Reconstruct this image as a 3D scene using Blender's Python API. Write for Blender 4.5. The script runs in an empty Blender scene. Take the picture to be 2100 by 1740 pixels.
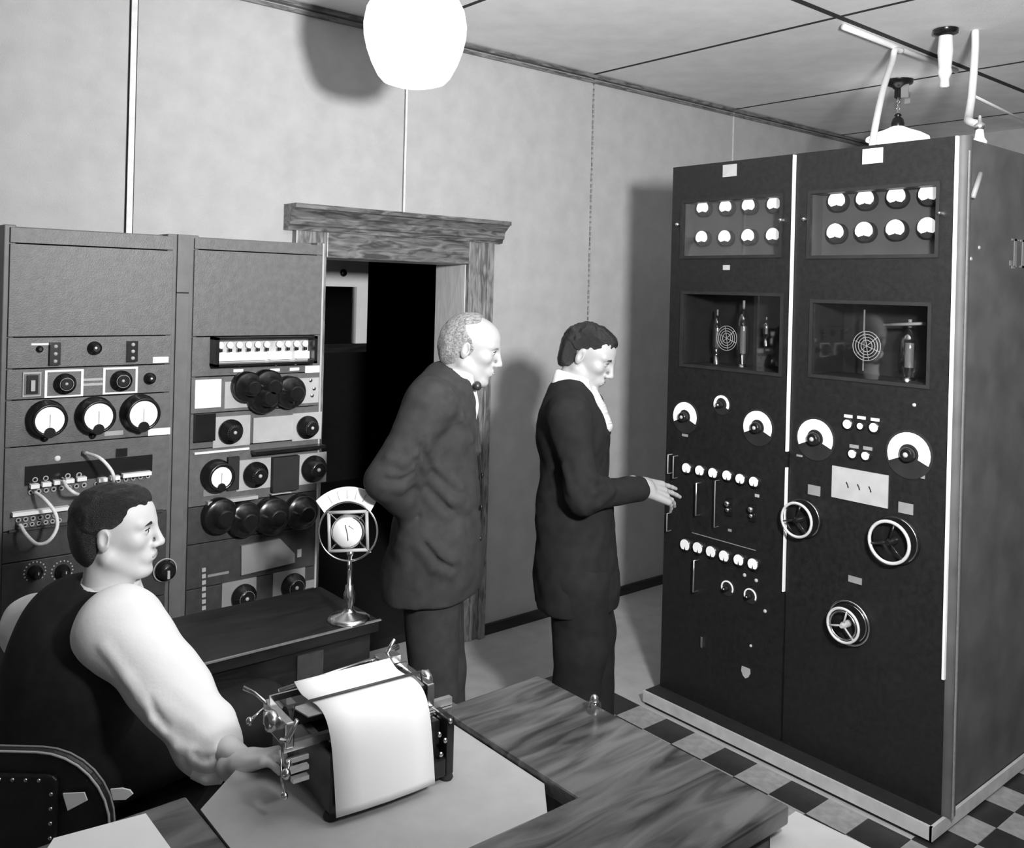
import bpy, bmesh, math, random
import numpy as np
from mathutils import Vector, Matrix, Euler
random.seed(4)
SC = bpy.context.scene
COL = SC.collection

# ---------------------------------------------------------------- camera, world, lights, exposure
FOC, CX, CY = 1842.0, 1050.0, 594.0          # focal length and horizon point in pixels of the 2100x1740 frame
ROLL, YAW, EYE = math.radians(1.466), math.radians(50.06), 1.72
VIEW = Vector((math.cos(YAW), math.sin(YAW), 0)); RIGHT = Vector((math.sin(YAW), -math.cos(YAW), 0)); UP = Vector((0, 0, 1))
EYEP = Vector((0, 0, EYE))
cam = bpy.data.cameras.new('camera'); camo = bpy.data.objects.new('camera', cam); COL.objects.link(camo)
cr, sr = math.cos(ROLL), math.sin(ROLL)
cxv = RIGHT * cr - UP * (-sr) ; cyv = UP * cr - RIGHT * (-sr)
cxv = RIGHT * cr + UP * sr; cyv = UP * cr - RIGHT * sr
m = Matrix((cxv, cyv, -VIEW)).transposed().to_4x4(); m.translation = EYEP
camo.matrix_world = m
cam.sensor_width = 36; cam.lens = 36 * FOC / 2100; cam.shift_y = -(870 - CY) / 2100; cam.clip_start = 0.05
SC.camera = camo
w = bpy.data.worlds.new('room_air'); SC.world = w; w.use_nodes = True
w.node_tree.nodes['Background'].inputs[0].default_value = (.05, .05, .05, 1)
w.node_tree.nodes['Background'].inputs[1].default_value = .1
SC.view_settings.view_transform = 'Standard'; SC.view_settings.look = 'None'
SC.view_settings.gamma = 1; SC.view_settings.use_curve_mapping = False
SC.view_settings.exposure = 0.2
def lamp(name, kind, loc, power, size, target=None):
    l = bpy.data.lights.new(name, kind); l.energy = power
    if kind == 'AREA': l.shape = 'DISK'; l.size = size
    else: l.shadow_soft_size = size
    o = bpy.data.objects.new(name, l); COL.objects.link(o); o.location = loc
    if target is not None: o.rotation_euler = (Vector(target) - Vector(loc)).to_track_quat('-Z', 'Y').to_euler()
    return o
fl_ = lamp('flash_lamp', 'SPOT', (.98, .06, 2.05), 520, .11, (3.35, 2.7, 2.8))   # the photographer's flash held up at the right, just out of frame
fl_.data.spot_size = math.radians(155); fl_.data.spot_blend = 1.0
lamp('room_fill_lamp', 'AREA', (-.5, -.9, 2.6), 3, 1.2, (2, 2.4, 1))   # added unseen fill behind the camera, softens the flash shadows

def ray(x, y):
    u, v = x - CX, y - CY
    return VIEW * FOC + RIGHT * (u * cr + v * sr) - UP * (-u * sr + v * cr)
def onx(x, y, X): d = ray(x, y); return EYEP + d * (X / d.x)
def ony(x, y, Y): d = ray(x, y); return EYEP + d * (Y / d.y)
def onz(x, y, Z): d = ray(x, y); return EYEP + d * ((Z - EYE) / d.z)
def atd(x, y, D): return EYEP + ray(x, y) * (D / FOC)

# ---------------------------------------------------------------- materials
def new_mat(name):
    mt = bpy.data.materials.new(name); mt.use_nodes = True
    return mt, mt.node_tree.nodes, mt.node_tree.links, mt.node_tree.nodes['Principled BSDF']
def mat(name, g, rough=.6, metal=0, var=.12, scale=20, bump=.0, bscale=None, spec=.5, stretch=None):
    mt, N, L, B = new_mat(name)
    tc = N.new('ShaderNodeTexCoord'); nz = N.new('ShaderNodeTexNoise'); nz.inputs['Scale'].default_value = scale; nz.inputs['Detail'].default_value = 6
    src = tc.outputs['Object']
    if stretch:
        mp = N.new('ShaderNodeMapping'); mp.inputs['Scale'].default_value = stretch; L.new(src, mp.inputs[0]); src = mp.outputs[0]
    L.new(src, nz.inputs['Vector'])
    rp = N.new('ShaderNodeValToRGB'); a, b = g * (1 - var), min(1, g * (1 + var))
    rp.color_ramp.elements[0].position = .3; rp.color_ramp.elements[1].position = .7
    rp.color_ramp.elements[0].color = (a, a, a, 1); rp.color_ramp.elements[1].color = (b, b, b, 1)
    L.new(nz.outputs['Fac'], rp.inputs[0]); L.new(rp.outputs[0], B.inputs['Base Color'])
    B.inputs['Roughness'].default_value = rough; B.inputs['Metallic'].default_value = metal; B.inputs['Specular IOR Level'].default_value = spec
    if bump:
        n2 = N.new('ShaderNodeTexNoise'); n2.inputs['Scale'].default_value = bscale or scale * 4; n2.inputs['Detail'].default_value = 5
        L.new(src, n2.inputs['Vector'])
        bp = N.new('ShaderNodeBump'); bp.inputs['Strength'].default_value = bump; bp.inputs['Distance'].default_value = .01
        L.new(n2.outputs['Fac'], bp.inputs['Height']); L.new(bp.outputs[0], B.inputs['Normal'])
    return mt
def wood(name, dark, light, scale, axis='X', rough=.4):
    mt, N, L, B = new_mat(name)
    tc = N.new('ShaderNodeTexCoord'); mp = N.new('ShaderNodeMapping')
    mp.inputs['Scale'].default_value = (1, 5.5, 5.5) if axis == 'X' else ((5.5, 1, 5.5) if axis == 'Y' else (5.5, 5.5, 1))
    L.new(tc.outputs['Object'], mp.inputs[0])
    n1 = N.new('ShaderNodeTexNoise'); n1.inputs['Scale'].default_value = scale; n1.inputs['Detail'].default_value = 8; n1.inputs['Distortion'].default_value = 1.1
    L.new(mp.outputs[0], n1.inputs['Vector'])
    rp = N.new('ShaderNodeValToRGB'); rp.color_ramp.elements[0].position = .36; rp.color_ramp.elements[1].position = .66
    rp.color_ramp.elements[0].color = (dark, dark, dark, 1); rp.color_ramp.elements[1].color = (light, light, light, 1)
    L.new(n1.outputs['Fac'], rp.inputs[0]); L.new(rp.outputs[0], B.inputs['Base Color'])
    B.inputs['Roughness'].default_value = rough
    return mt
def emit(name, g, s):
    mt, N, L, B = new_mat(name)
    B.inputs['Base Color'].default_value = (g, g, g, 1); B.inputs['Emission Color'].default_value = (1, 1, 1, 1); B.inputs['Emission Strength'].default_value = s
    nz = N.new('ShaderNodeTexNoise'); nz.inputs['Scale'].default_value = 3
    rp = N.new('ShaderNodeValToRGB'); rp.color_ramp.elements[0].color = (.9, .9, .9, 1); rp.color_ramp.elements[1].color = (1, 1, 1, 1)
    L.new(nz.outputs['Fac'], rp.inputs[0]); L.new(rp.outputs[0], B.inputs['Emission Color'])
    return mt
def glass(name, refl=.08):
    mt, N, L, B = new_mat(name); N.remove(B)
    t = N.new('ShaderNodeBsdfTransparent'); t.inputs[0].default_value = (.93, .93, .93, 1)
    g = N.new('ShaderNodeBsdfGlossy'); g.inputs['Roughness'].default_value = .03
    mx = N.new('ShaderNodeMixShader'); mx.inputs[0].default_value = refl
    L.new(t.outputs[0], mx.inputs[1]); L.new(g.outputs[0], mx.inputs[2]); L.new(mx.outputs[0], N['Material Output'].inputs[0])
    return mt
M = dict(
    wall=mat('fibreboard_wall', .46, .9, var=.07, scale=9, bump=.25, bscale=160, spec=.1),
    ceil=mat('fibreboard_ceiling', .88, .9, var=.06, scale=6, bump=.2, bscale=140, spec=.1),
    gap=mat('dark_joint', .03, .9), batten=mat('pale_batten', .72, .6), plain=mat('plain_plaster', .35, .9),
    tile_l=mat('pale_floor_tile', .30, .45, var=.2, scale=30), tile_d=mat('dark_floor_tile', .022, .4, var=.3, scale=30),
    lino=mat('grey_linoleum', .42, .5, var=.1, scale=12),
    curb=mat('painted_curb', .5, .5), casing=wood('oak_casing', .10, .34, 9, 'Z', .35), casing_h=wood('oak_head_casing', .06, .24, 9, 'X', .35),
    desk=wood('walnut_desk_top', .016, .12, 3.6, 'X', .3), deskv=wood('walnut_desk_side', .04, .11, 4, 'Z', .4), edge=wood('walnut_edge', .10, .22, 6, 'X', .3),
    darkwood=wood('ebonised_wood', .007, .02, 5, 'X', .35),
    rack=mat('grey_crackle_enamel', .115, .42, var=.14, scale=45, bump=.15, bscale=300), rackd=mat('dark_and_shaded_enamel', .045, .45, var=.2, scale=40, bump=.1, bscale=300),
    post=mat('grey_post_enamel', .13, .5, var=.12), black=mat('black_bakelite', .010, .25, var=.3), blackm=mat('matt_black', .012, .7, var=.3),
    cab=mat('black_crackle_enamel', .012, .38, var=.3, scale=60, bump=.2, bscale=350), cabside=mat('dark_grey_side_enamel', .075, .6, var=.25, scale=8),
    chrome=mat('bright_chrome', .9, .3, metal=1, var=.03), rim=mat('polished_rim', .85, .42, metal=.45, var=.04), alu=mat('brushed_aluminium', .55, .35, metal=.8, var=.1, scale=60), nickel=mat('nickel_plate', .7, .22, metal=1, var=.05),
    white=mat('white_enamel', .85, .5, var=.03), face=mat('white_dial_card', .92, .7, var=.02), plate=mat('light_grey_plate', .42, .5, var=.08), plate_d=mat('grey_plate', .26, .5, var=.08),
    paper=mat('white_paper', .86, .85, var=.03, scale=5), jamb=wood('pale_oak_jamb', .58, .74, 7, 'Z', .5), sheet=mat('pale_felt_sheet', .36, .9, var=.06, scale=14), porcelain=mat('white_porcelain', .85, .15, var=.02),
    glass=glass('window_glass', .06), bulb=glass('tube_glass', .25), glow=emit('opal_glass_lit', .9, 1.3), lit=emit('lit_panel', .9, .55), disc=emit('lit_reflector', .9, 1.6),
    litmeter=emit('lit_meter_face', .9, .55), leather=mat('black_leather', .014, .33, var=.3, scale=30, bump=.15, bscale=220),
    skin=mat('skin', .35, .5, var=.05, scale=14), skin_lit=mat('lit_skin', .66, .5, var=.05, scale=14), lip=mat('lips', .33, .45), eye=mat('eye_white', .7, .2), pupil=mat('dark_iris', .02, .2),
    hair_d=mat('dark_hair', .012, .35, var=.5, scale=10, stretch=(6, 30, 30), bump=.6, bscale=24), hair_g=mat('grey_hair', .25, .5, var=.6, scale=8, stretch=(8, 26, 26), bump=.6, bscale=24),
    suit_g=mat('charcoal_suit', .034, .9, var=.18, scale=26, bump=.15, bscale=500, spec=.2), suit_b=mat('black_suit', .014, .9, var=.2, scale=26, bump=.1, bscale=500, spec=.2),
    vest=mat('dark_waistcoat', .022, .8, var=.25, scale=24, bump=.1, bscale=500, spec=.25), shirt=mat('white_cotton', .88, .85, var=.02, scale=9, bump=.1, bscale=60, spec=.2),
    trouser=mat('dark_trouser', .018, .9, var=.2, scale=24, spec=.2), tie_d=mat('dark_silk', .02, .4), tie_l=mat('pale_striped_silk', .42, .5, var=.5, scale=6, stretch=(2, 2, 60)),
    cord=mat('white_braided_cord', .8, .7, var=.1, scale=90), enamel=mat('black_gloss_enamel', .012, .2, var=.2), rubber=mat('rubber', .02, .8),
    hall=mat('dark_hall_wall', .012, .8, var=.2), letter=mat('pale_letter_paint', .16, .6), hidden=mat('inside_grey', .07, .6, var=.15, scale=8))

# ---------------------------------------------------------------- mesh building
class MB:
    def __init__(s): s.v = []; s.f = []; s.mi = []; s.sm = []; s.cur = 0; s.smooth = False
    def add(s, vs, fs, smooth=None):
        n = len(s.v); s.v += [Vector(p) for p in vs]
        for f in fs: s.f.append([i + n for i in f]); s.mi.append(s.cur); s.sm.append(s.smooth if smooth is None else smooth)
        return s
    def mat(s, i): s.cur = i; return s
    def box(s, lo, hi, fr=None):
        (x0, y0, z0), (x1, y1, z1) = lo, hi
        vs = [(x0, y0, z0), (x1, y0, z0), (x1, y1, z0), (x0, y1, z0), (x0, y0, z1), (x1, y0, z1), (x1, y1, z1), (x0, y1, z1)]
        if fr: vs = [fr(*p) for p in vs]
        return s.add(vs, [(0, 3, 2, 1), (4, 5, 6, 7), (0, 1, 5, 4), (1, 2, 6, 5), (2, 3, 7, 6), (3, 0, 4, 7)], False)
    def prism(s, poly, ext):
        n = len(poly); e = Vector(ext); P = [Vector(p) for p in poly]
        nrm = Vector((0, 0, 0))
        for i in range(n): nrm += P[i].cross(P[(i + 1) % n])
        if nrm.dot(e) > 0: P.reverse()
        vs = P + [p + e for p in P]
        fs = [tuple(range(n)), tuple(range(2 * n - 1, n - 1, -1))] + [(i, i + n, (i + 1) % n + n, (i + 1) % n) for i in range(n)]
        return s.add(vs, fs, False)
    def lathe(s, prof, o, ax, seg=20, cap=True, smooth=True):
        ax = Vector(ax).normalized(); a = ax.orthogonal().normalized(); b = ax.cross(a); o = Vector(o)
        vs = []; fs = []
        for r, h in prof:
            for k in range(seg):
                t = 2 * math.pi * k / seg; vs.append(o + ax * h + (a * math.cos(t) + b * math.sin(t)) * r)
        for i in range(len(prof) - 1):
            for k in range(seg): k2 = (k + 1) % seg; fs.append((i * seg + k, i * seg + k2, (i + 1) * seg + k2, (i + 1) * seg + k))
        s.add(vs, fs, smooth)
        if cap:
            n = len(prof)
            s.add(vs[:seg], [tuple(range(seg - 1, -1, -1))], False); s.add(vs[(n - 1) * seg:], [tuple(range(seg))], False)
        return s
    def cyl(s, p0, p1, r, r2=None, seg=14):
        p0, p1 = Vector(p0), Vector(p1); return s.lathe([(r, 0), (r if r2 is None else r2, (p1 - p0).length)], p0, p1 - p0, seg)
    def tube(s, pts, r, seg=8, closed=False):
        P = [Vector(p) for p in pts]; n = len(P); vs = []; fs = []; prev = None
        for i in range(n):
            t = (P[(i + 1) % n] - P[i - 1]) if closed or 0 < i < n - 1 else (P[1] - P[0] if i == 0 else P[-1] - P[-2])
            t.normalize(); a = t.orthogonal().normalized() if prev is None else (prev - t * prev.dot(t)).normalized(); prev = a; b = t.cross(a)
            rr = r[i] if isinstance(r, (list, tuple)) else r
            vs += [P[i] + (a * math.cos(2 * math.pi * k / seg) + b * math.sin(2 * math.pi * k / seg)) * rr for k in range(seg)]
        for i in range(n if closed else n - 1):
            j = (i + 1) % n
            for k in range(seg): k2 = (k + 1) % seg; fs.append((i * seg + k, i * seg + k2, j * seg + k2, j * seg + k))
        if not closed: fs += [tuple(range(seg - 1, -1, -1)), tuple(range((n - 1) * seg, n * seg))]
        return s.add(vs, fs, True)
    def torus(s, o, ax, R, r, seg=28, rs=8, a0=0, a1=None, ref=None):
        ax = Vector(ax).normalized(); a = (Vector(ref) if ref else ax.orthogonal()).normalized(); b = ax.cross(a); o = Vector(o)
        if a1 is None: return s.tube([o + (a * math.cos(2 * math.pi * k / seg) + b * math.sin(2 * math.pi * k / seg)) * R for k in range(seg)], r, rs, True)
        return s.tube([o + (a * math.cos(a0 + (a1 - a0) * k / seg) + b * math.sin(a0 + (a1 - a0) * k / seg)) * R for k in range(seg + 1)], r, rs)
    def ball(s, o, r, ax=(0, 0, 1), sq=1, seg=14, rings=8):
        prof = [(max(1e-4, r * math.sin(math.pi * i / rings)), -r * sq * math.cos(math.pi * i / rings)) for i in range(rings + 1)]
        return s.lathe(prof, o, ax, seg, False)
    def build(s, name, mats, parent=None, bevel=0, **props):
        if not isinstance(mats, (list, tuple)): mats = [mats]
        me = bpy.data.meshes.new(name)
        xs = [p.x for p in s.v]; ys = [p.y for p in s.v]; zs = [p.z for p in s.v]
        o0 = Vector(((min(xs) + max(xs)) / 2, (min(ys) + max(ys)) / 2, min(zs) if parent is None else (min(zs) + max(zs)) / 2))
        me.from_pydata([p - o0 for p in s.v], [], s.f)
        for mt in mats: me.materials.append(M[mt] if isinstance(mt, str) else mt)
        me.polygons.foreach_set('material_index', s.mi); me.polygons.foreach_set('use_smooth', s.sm); me.update()
        o = bpy.data.objects.new(name, me); COL.objects.link(o)
        if bevel:
            b = o.modifiers.new('edge', 'BEVEL'); b.width = bevel; b.segments = 2; b.limit_method = 'ANGLE'; b.angle_limit = .7
        return place(o, o0, parent, props)
def place(o, w0, parent, props):
    o['w'] = list(w0)
    if parent is not None: o.parent = parent; o.location = Vector(w0) - Vector(parent['w'])
    else: o.location = w0
    for k, v in props.items(): o[k] = v
    return o
def thing(name, label, cat, loc, group=None, kind=None):
    o = bpy.data.objects.new(name, None); COL.objects.link(o); o.empty_display_size = .1
    place(o, Vector(loc), None, {}); tag(o, label, cat, group, kind); return o
def tag(o, label=None, cat=None, group=None, kind=None):
    for k, v in (('label', label), ('category', cat), ('group', group), ('kind', kind)):
        if v: o[k] = v
    return o
def bez(pts, n=8):     # smooth path through points (Catmull-Rom)
    P = [Vector(p) for p in pts]; P = [P[0] * 2 - P[1]] + P + [P[-1] * 2 - P[-2]]; out = []
    for i in range(1, len(P) - 2):
        for k in range(n):
            t = k / n; a, b, c, d = P[i - 1], P[i], P[i + 1], P[i + 2]
            out.append(.5 * ((2 * b) + (c - a) * t + (2 * a - 5 * b + 4 * c - d) * t * t + (3 * b - a - 3 * c + d) * t ** 3))
    return out + [P[-2]]
# ================================================================ THE ROOM
GLOBE = (1.70, 2.58, 2.58)
YW, ZC, XR, XL, YF = 3.49, 2.90, 6.54, -1.5, -1.5
SEAM = [-.158, 1.048, 2.253, 3.467, 4.723, 5.98]
def structure(name, mb, mats, parent=None, **k):
    o = mb.build(name, mats, parent, **k)
    if parent is None: o['kind'] = 'structure'
    return o
JD = .24
OX0, OX1, OZ = 1.86, 2.625, 1.84            # door opening
wall_back = structure('wall_back', MB().prism([(XL, YW + .012, 0), (OX0, YW + .012, 0), (OX0, YW + .012, OZ), (OX1, YW + .012, OZ), (OX1, YW + .012, 0), (XR, YW + .012, 0), (XR, YW + .012, ZC), (XL, YW + .012, ZC)], (0, JD - .014, 0)), 'gap')
def panel_poly(P, nm='wall_panel', par=None, mt='wall'):
    return MB().prism([(x, YW + .013, z) for x, z in P], (0, -.013, 0)).build(nm, mt, par)
g = .003
edges = [XL] + SEAM + [XR]
for a, b in zip(edges[:-1], edges[1:]):
    a2, b2 = a + g, b - g
    if a == 1.048: a2 = 1.066
    if b == 1.048: b2 = 1.033
    if a == 3.467: a2 = a + .009
    if b == 3.467: b2 = b - .006
    if a == 1.048: P = [(a2, .002), (OX0, .002), (OX0, OZ), (b2, OZ), (b2, ZC), (a2, ZC)]
    elif a == 2.253: P = [(a2, OZ), (OX1, OZ), (OX1, .002), (b2, .002), (b2, ZC), (a2, ZC)]
    else: P = [(a2, .002), (b2, .002), (b2, ZC), (a2, ZC)]
    panel_poly(P, par=wall_back)
MB().box((1.040, YW - .006, .002), (1.061, YW + .001, ZC)).build('seam_batten', 'batten', wall_back)
MB().box((2.256, YW - .003, OZ), (2.266, YW + .001, ZC)).build('seam_batten', 'batten', wall_back)
MB().box((4.716, YW - .004, .002), (4.724, YW + .001, ZC)).build('seam_batten', 'batten', wall_back)
mb = MB()
for k in range(66):                         # broken filler in the open joint
    z = 1.0 + k * .029; mb.box((3.462 + random.uniform(-.003, .004), YW - .003, z), (3.472 + random.uniform(0, .006), YW + .004, z + random.uniform(.008, .02)))
mb.build('joint_filler', 'plate', wall_back, kind='stuff')
structure('trim_1', MB().box((XL, YW - .016, ZC - .045), (XR, YW, ZC - .030)).box((XL, YW - .030, ZC - .022), (XR, YW, ZC - .004)), 'casing_h')
bbd = MB().box((OX1 + .15, YW - .018, 0), (XR, YW, .05)).box((XL, YW - .018, 0), (OX0 - .16, YW, .05))
structure('baseboard_back', bbd, 'darkwood')
structure('wall_right', MB().box((XR, YF, 0), (XR + .1, YW + .1, ZC)), 'wall')
structure('wall_left', MB().box((XL - .1, YF, 0), (XL, YW + .1, ZC)), 'plain')
structure('wall_front', MB().box((XL - .1, YF - .1, 0), (XR + .1, YF, ZC)), 'plain')

# ceiling: fibreboard sheets with open joints
ceiling = structure('ceiling', MB().box((XL - .1, YF - .1, ZC + .012), (XR + .1, YW + .15, ZC + .1)), 'gap')
xs = [XL, -.16, 1.03, 2.24, 3.45, 4.72, 5.98, XR]; ys = [YF, -.41, .81, 2.03, YW]
for i in range(len(xs) - 1):
    for j in range(len(ys) - 1):
        gx0, gx1 = (0 if i == 0 else .011), (0 if i == len(xs) - 2 else .011)
        gy0, gy1 = (0 if j == 0 else .015), (0 if j == len(ys) - 2 else .015)
        MB().box((xs[i] + gx0, ys[j] + gy0, ZC), (xs[i + 1] - gx1, ys[j + 1] - gy1, ZC + .012)).build('ceiling_panel', 'ceil', ceiling)

for x in xs[1:-1]: MB().box((x - .011, YF, ZC - .001), (x + .011, YW, ZC + .012)).build('joint_strip', 'gap', ceiling)
for y in ys[1:-1]: MB().box((XL, y - .015, ZC - .0015), (XR, y + .015, ZC + .012)).build('joint_strip', 'gap', ceiling)
# floor: grey linoleum field with a checkered tile border laid around the transmitter
floor = structure('floor', MB().box((XL - .1, YF - .1, -.1), (XR + .1, YW + .15, 0)), 'lino')
T = .1435; tl = {}
tile_me = {}
for i in range(-3, 9):
    for j in range(-11, 8):
        x0, y0 = 2.842 + T * i - T, 1.778 + T * j
        if x0 > 2.83 and y0 + T > 1.36: continue
        key = 'tile_l' if (i + j) % 2 == 0 else 'tile_d'
        if key not in tile_me:
            o = MB().box((x0 + .0008, y0 + .0008, 0), (x0 + T - .0008, y0 + T - .0008, .003)).build('floor_tile', key, floor); tile_me[key] = o.data
        else:
            o = bpy.data.objects.new('floor_tile', tile_me[key]); COL.objects.link(o); place(o, Vector((x0 + T / 2, y0 + T / 2, .0015)), floor, {})

# door casing with its cornice, the dark passage behind it and a glazed door cut short where shade hides it
CO, JD = .028, .24
door = structure('door_1', MB().box((OX0 - .02, YW - .002, 0), (OX0 + .005, YW + JD, OZ + .02)).box((OX1 - .005, YW - .002, 0), (OX1 + .02, YW + JD, OZ + .02)).box((OX0, YW - .002, OZ - .005), (OX1, YW + JD, OZ + .02)), 'jamb')
MB().box((OX0 - .15, YW - CO, 0), (OX0, YW, 1.95)).box((OX0 - .15, YW - CO - .012, 0), (OX0 - .115, YW - CO, 1.95)).build('side_casing', 'casing', door, .004)
MB().box((OX1, YW - CO, 0), (OX1 + .145, YW, 1.95)).box((OX1 + .105, YW - CO - .014, 0), (OX1 + .145, YW - CO, 1.95)).box((OX1 + .055, YW - CO - .006, 0), (OX1 + .07, YW - CO, 1.95)).build('side_casing', 'casing', door, .004)
MB().box((OX0, YW - CO, OZ - .004), (OX1, YW, 1.95)).build('head_casing', 'casing_h', door, .004)
cp = [(0, 1.945), (.045, 1.945), (.05, 1.962), (.06, 1.968), (.066, 2.0), (.10, 2.03), (.112, 2.034), (.112, 2.052), (0, 2.052)]
MB().prism([(OX0 - .19, YW - a, b) for a, b in cp], (OX1 + .19 - OX0 + .19, 0, 0)).build('cornice', 'casing_h', door)
def slab(mb, lo, hi): return mb.box(lo, hi)
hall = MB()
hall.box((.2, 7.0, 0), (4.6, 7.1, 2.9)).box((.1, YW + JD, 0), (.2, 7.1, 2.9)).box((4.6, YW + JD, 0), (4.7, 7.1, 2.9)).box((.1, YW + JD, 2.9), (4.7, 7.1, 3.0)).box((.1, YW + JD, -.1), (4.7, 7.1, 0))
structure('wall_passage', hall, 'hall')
Y2 = 4.6
def h2(x, y): p = ony(x, y, Y2); return p
a, b = h2(640, 535), h2(752, 690); gx = h2(732, 600).x; zr = h2(700, 588).z
zl = h2(725, 705).z
d2 = structure('door_2', MB().box((a.x, Y2, zr), (b.x, Y2 + .04, 2.02)).box((gx, Y2, zl), (b.x, Y2 + .04, zr)).box((a.x - .08, Y2, zl), (a.x, Y2 + .04, 2.02)), 'white')
MB().box((a.x - .08, Y2, zl - .05), (b.x, Y2 + .05, zl)).build('dark_end_rail', 'darkwood', d2)  # dark rail added to end the door where it sinks into shade
MB().box((a.x, Y2 + .015, zl), (gx, Y2 + .024, zr)).build('window_pane', glass('passage_pane', .3), d2)
p = h2(703, 560); MB().ball((p.x, Y2 - .01, p.z), .022, (0, -1, 0), .6).build('coat_hook', 'black', d2)

# ================================================================ CEILING FITTINGS
gp = Vector(GLOBE)
globe = thing('globe_lamp', 'large white opal glass globe lamp glowing near the ceiling, upper middle', 'lamp', gp)
prof = [(.055, .165), (.075, .155), (.11, .142), (.14, .115), (.158, .08), (.166, .035), (.164, -.005), (.154, -.05), (.138, -.095), (.118, -.135), (.1, -.155), (.06, -.168), (.001, -.172)]
prof = [(r_ * 1.06, h_ * 1.03) for r_, h_ in prof]
MB().lathe(prof, gp, (0, 0, 1), 32, False).build('opal_shade', 'glow', globe)
MB().lathe([(.05, .15), (.064, .165), (.06, .20), (.02, .215), (.009, .22), (.009, .35), (.05, .352), (.055, .368)], gp, (0, 0, 1), 20).build('hanger_stem', 'nickel', globe)

lp = Vector((4.68, 2.39, 2.59))
pend = thing('pendant_lamp', 'pendant lamp with wide white reflector hung on a chain above the black cabinets', 'lamp', lp)
MB().lathe([(.16, -.012), (.158, 0), (.12, .022), (.06, .045), (.03, .06)], lp, (0, 0, 1), 32, True).build('reflector_shade', 'disc', pend)
MB().lathe([(.03, .055), (.034, .075), (.028, .10), (.012, .115), (.02, .12), (.012, .13)], lp, (0, 0, 1), 16).build('lamp_socket', 'black', pend)
mb = MB()
for k in range(9): mb.torus((4.68, 2.39, lp.z + .14 + k * .0185), (1, 0, 0) if k % 2 else (0, 1, 0), .008, .0022, 10, 5)
mb.build('chain', 'nickel', pend)
mb = MB(); mb.lathe([(.075, 0), (.07, -.02), (.035, -.035), (.02, -.05), (.022, -.09), (.01, -.10)], (4.68, 2.39, ZC - .001), (0, 0, 1), 20); mb.mat(1).box((4.665, 2.33, ZC - .10), (4.675, 2.37, ZC - .03)).box((4.69, 2.33, ZC - .13), (4.70, 2.36, ZC - .07))
mb.build('canopy', ['black', 'chrome'], pend)

tag(MB().tube([(3.54, 2.06, 2.884), (4.62, 2.06, 2.884)], .013, 10).build('ceiling_conduit', 'white'), 'white conduit pipe running along the dark ceiling joint', 'pipe')
tag(MB().tube(bez([(4.03, 2.05, 2.872), (3.97, 2.05, 2.862), (3.93, 2.04, 2.80), (3.70, 1.96, 2.62), (3.38, 1.825, 2.36), (3.33, 1.80, 2.255)]), .014, 10).build('feed_pipe', 'white'), 'straight white feed pipe slanting down left of the pendant lamp', 'pipe')
tag(MB().tube(bez([(4.034, 1.722, 2.90), (4.02, 1.715, 2.80), (3.93, 1.685, 2.60), (3.80, 1.64, 2.48), (3.62, 1.56, 2.425), (3.555, 1.497, 2.395)]), .016, 10).build('feed_pipe', 'white'), 'white feed pipe bending down to the porcelain post on the right cabinet', 'pipe')
ins = thing('standoff_insulator', 'small white porcelain post standing on the right cabinet top', 'insulator', (3.55, 1.49, 2.253))
MB().lathe([(.045, 0), (.045, .015), (.03, .03), (.034, .045), (.024, .06), (.028, .075), (.018, .09), (.014, .12)], (3.55, 1.49, 2.253), (0, 0, 1), 18).build('porcelain_body', 'porcelain', ins)
MB().lathe([(.012, .12), (.02, .125), (.02, .14), (.008, .15), (.006, .175)], (3.55, 1.49, 2.253), (0, 0, 1), 12).build('terminal', 'chrome', ins)
ci = thing('ceiling_insulator', 'white tapered porcelain insulator with dark cap hanging from the ceiling', 'insulator', (3.931, 1.802, 2.62))
MB().lathe([(.052, 0), (.05, -.018), (.02, -.03)], (3.931, 1.802, ZC - .001), (0, 0, 1), 18).build('mounting_cap', 'black', ci)
MB().lathe([(.028, -.03), (.032, -.10), (.026, -.17), (.03, -.19), (.018, -.22), (.02, -.25), (.01, -.255)], (3.931, 1.802, ZC), (0, 0, 1), 18).build('porcelain_body', 'porcelain', ci)
p0, p1 = Vector((3.928, 1.685, 2.597)), onx(2130, 262, XR - .01)
tag(MB().tube([p0, p1], .006, 6).build('antenna_wire', 'white'), 'thin pale wire running from the bent feed pipe to the right wall', 'wire')
# ================================================================ EQUIPMENT RACKS (front plane y = 3.0)
YR = 3.0
def RP(x, y, h=0.0): return ony(x, y, YR - h)
def rr(p, px): return px * (p - EYEP).dot(VIEW) / FOC
FN = (0, -1, 0)
def rect(x0, y0, x1, y1): a, b = RP(x0, y0), RP(x1, y1); return a.x, min(a.z, b.z), b.x, max(a.z, b.z)
def rbox(mb, x0, y0, x1, y1, h, h0=0.0):
    X0, Z0, X1, Z1 = rect(x0, y0, x1, y1); return mb.box((X0, YR - h, Z0), (X1, YR - h0, Z1))
def rect_c(cx, cy, w, hgt):               # centre pixel, height in px, aspect w/h of the true object
    p = RP(cx, cy); hh = rr(p, hgt) / 2; ww = hh * w / hgt / .766; return p, ww, hh
def cbox(mb, cx, cy, w, hgt, h, h0=0.0):
    p, ww, hh = rect_c(cx, cy, w, hgt); return mb.box((p.x - ww, YR - h, p.z - hh), (p.x + ww, YR - h0, p.z + hh))
PT = .006
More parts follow.
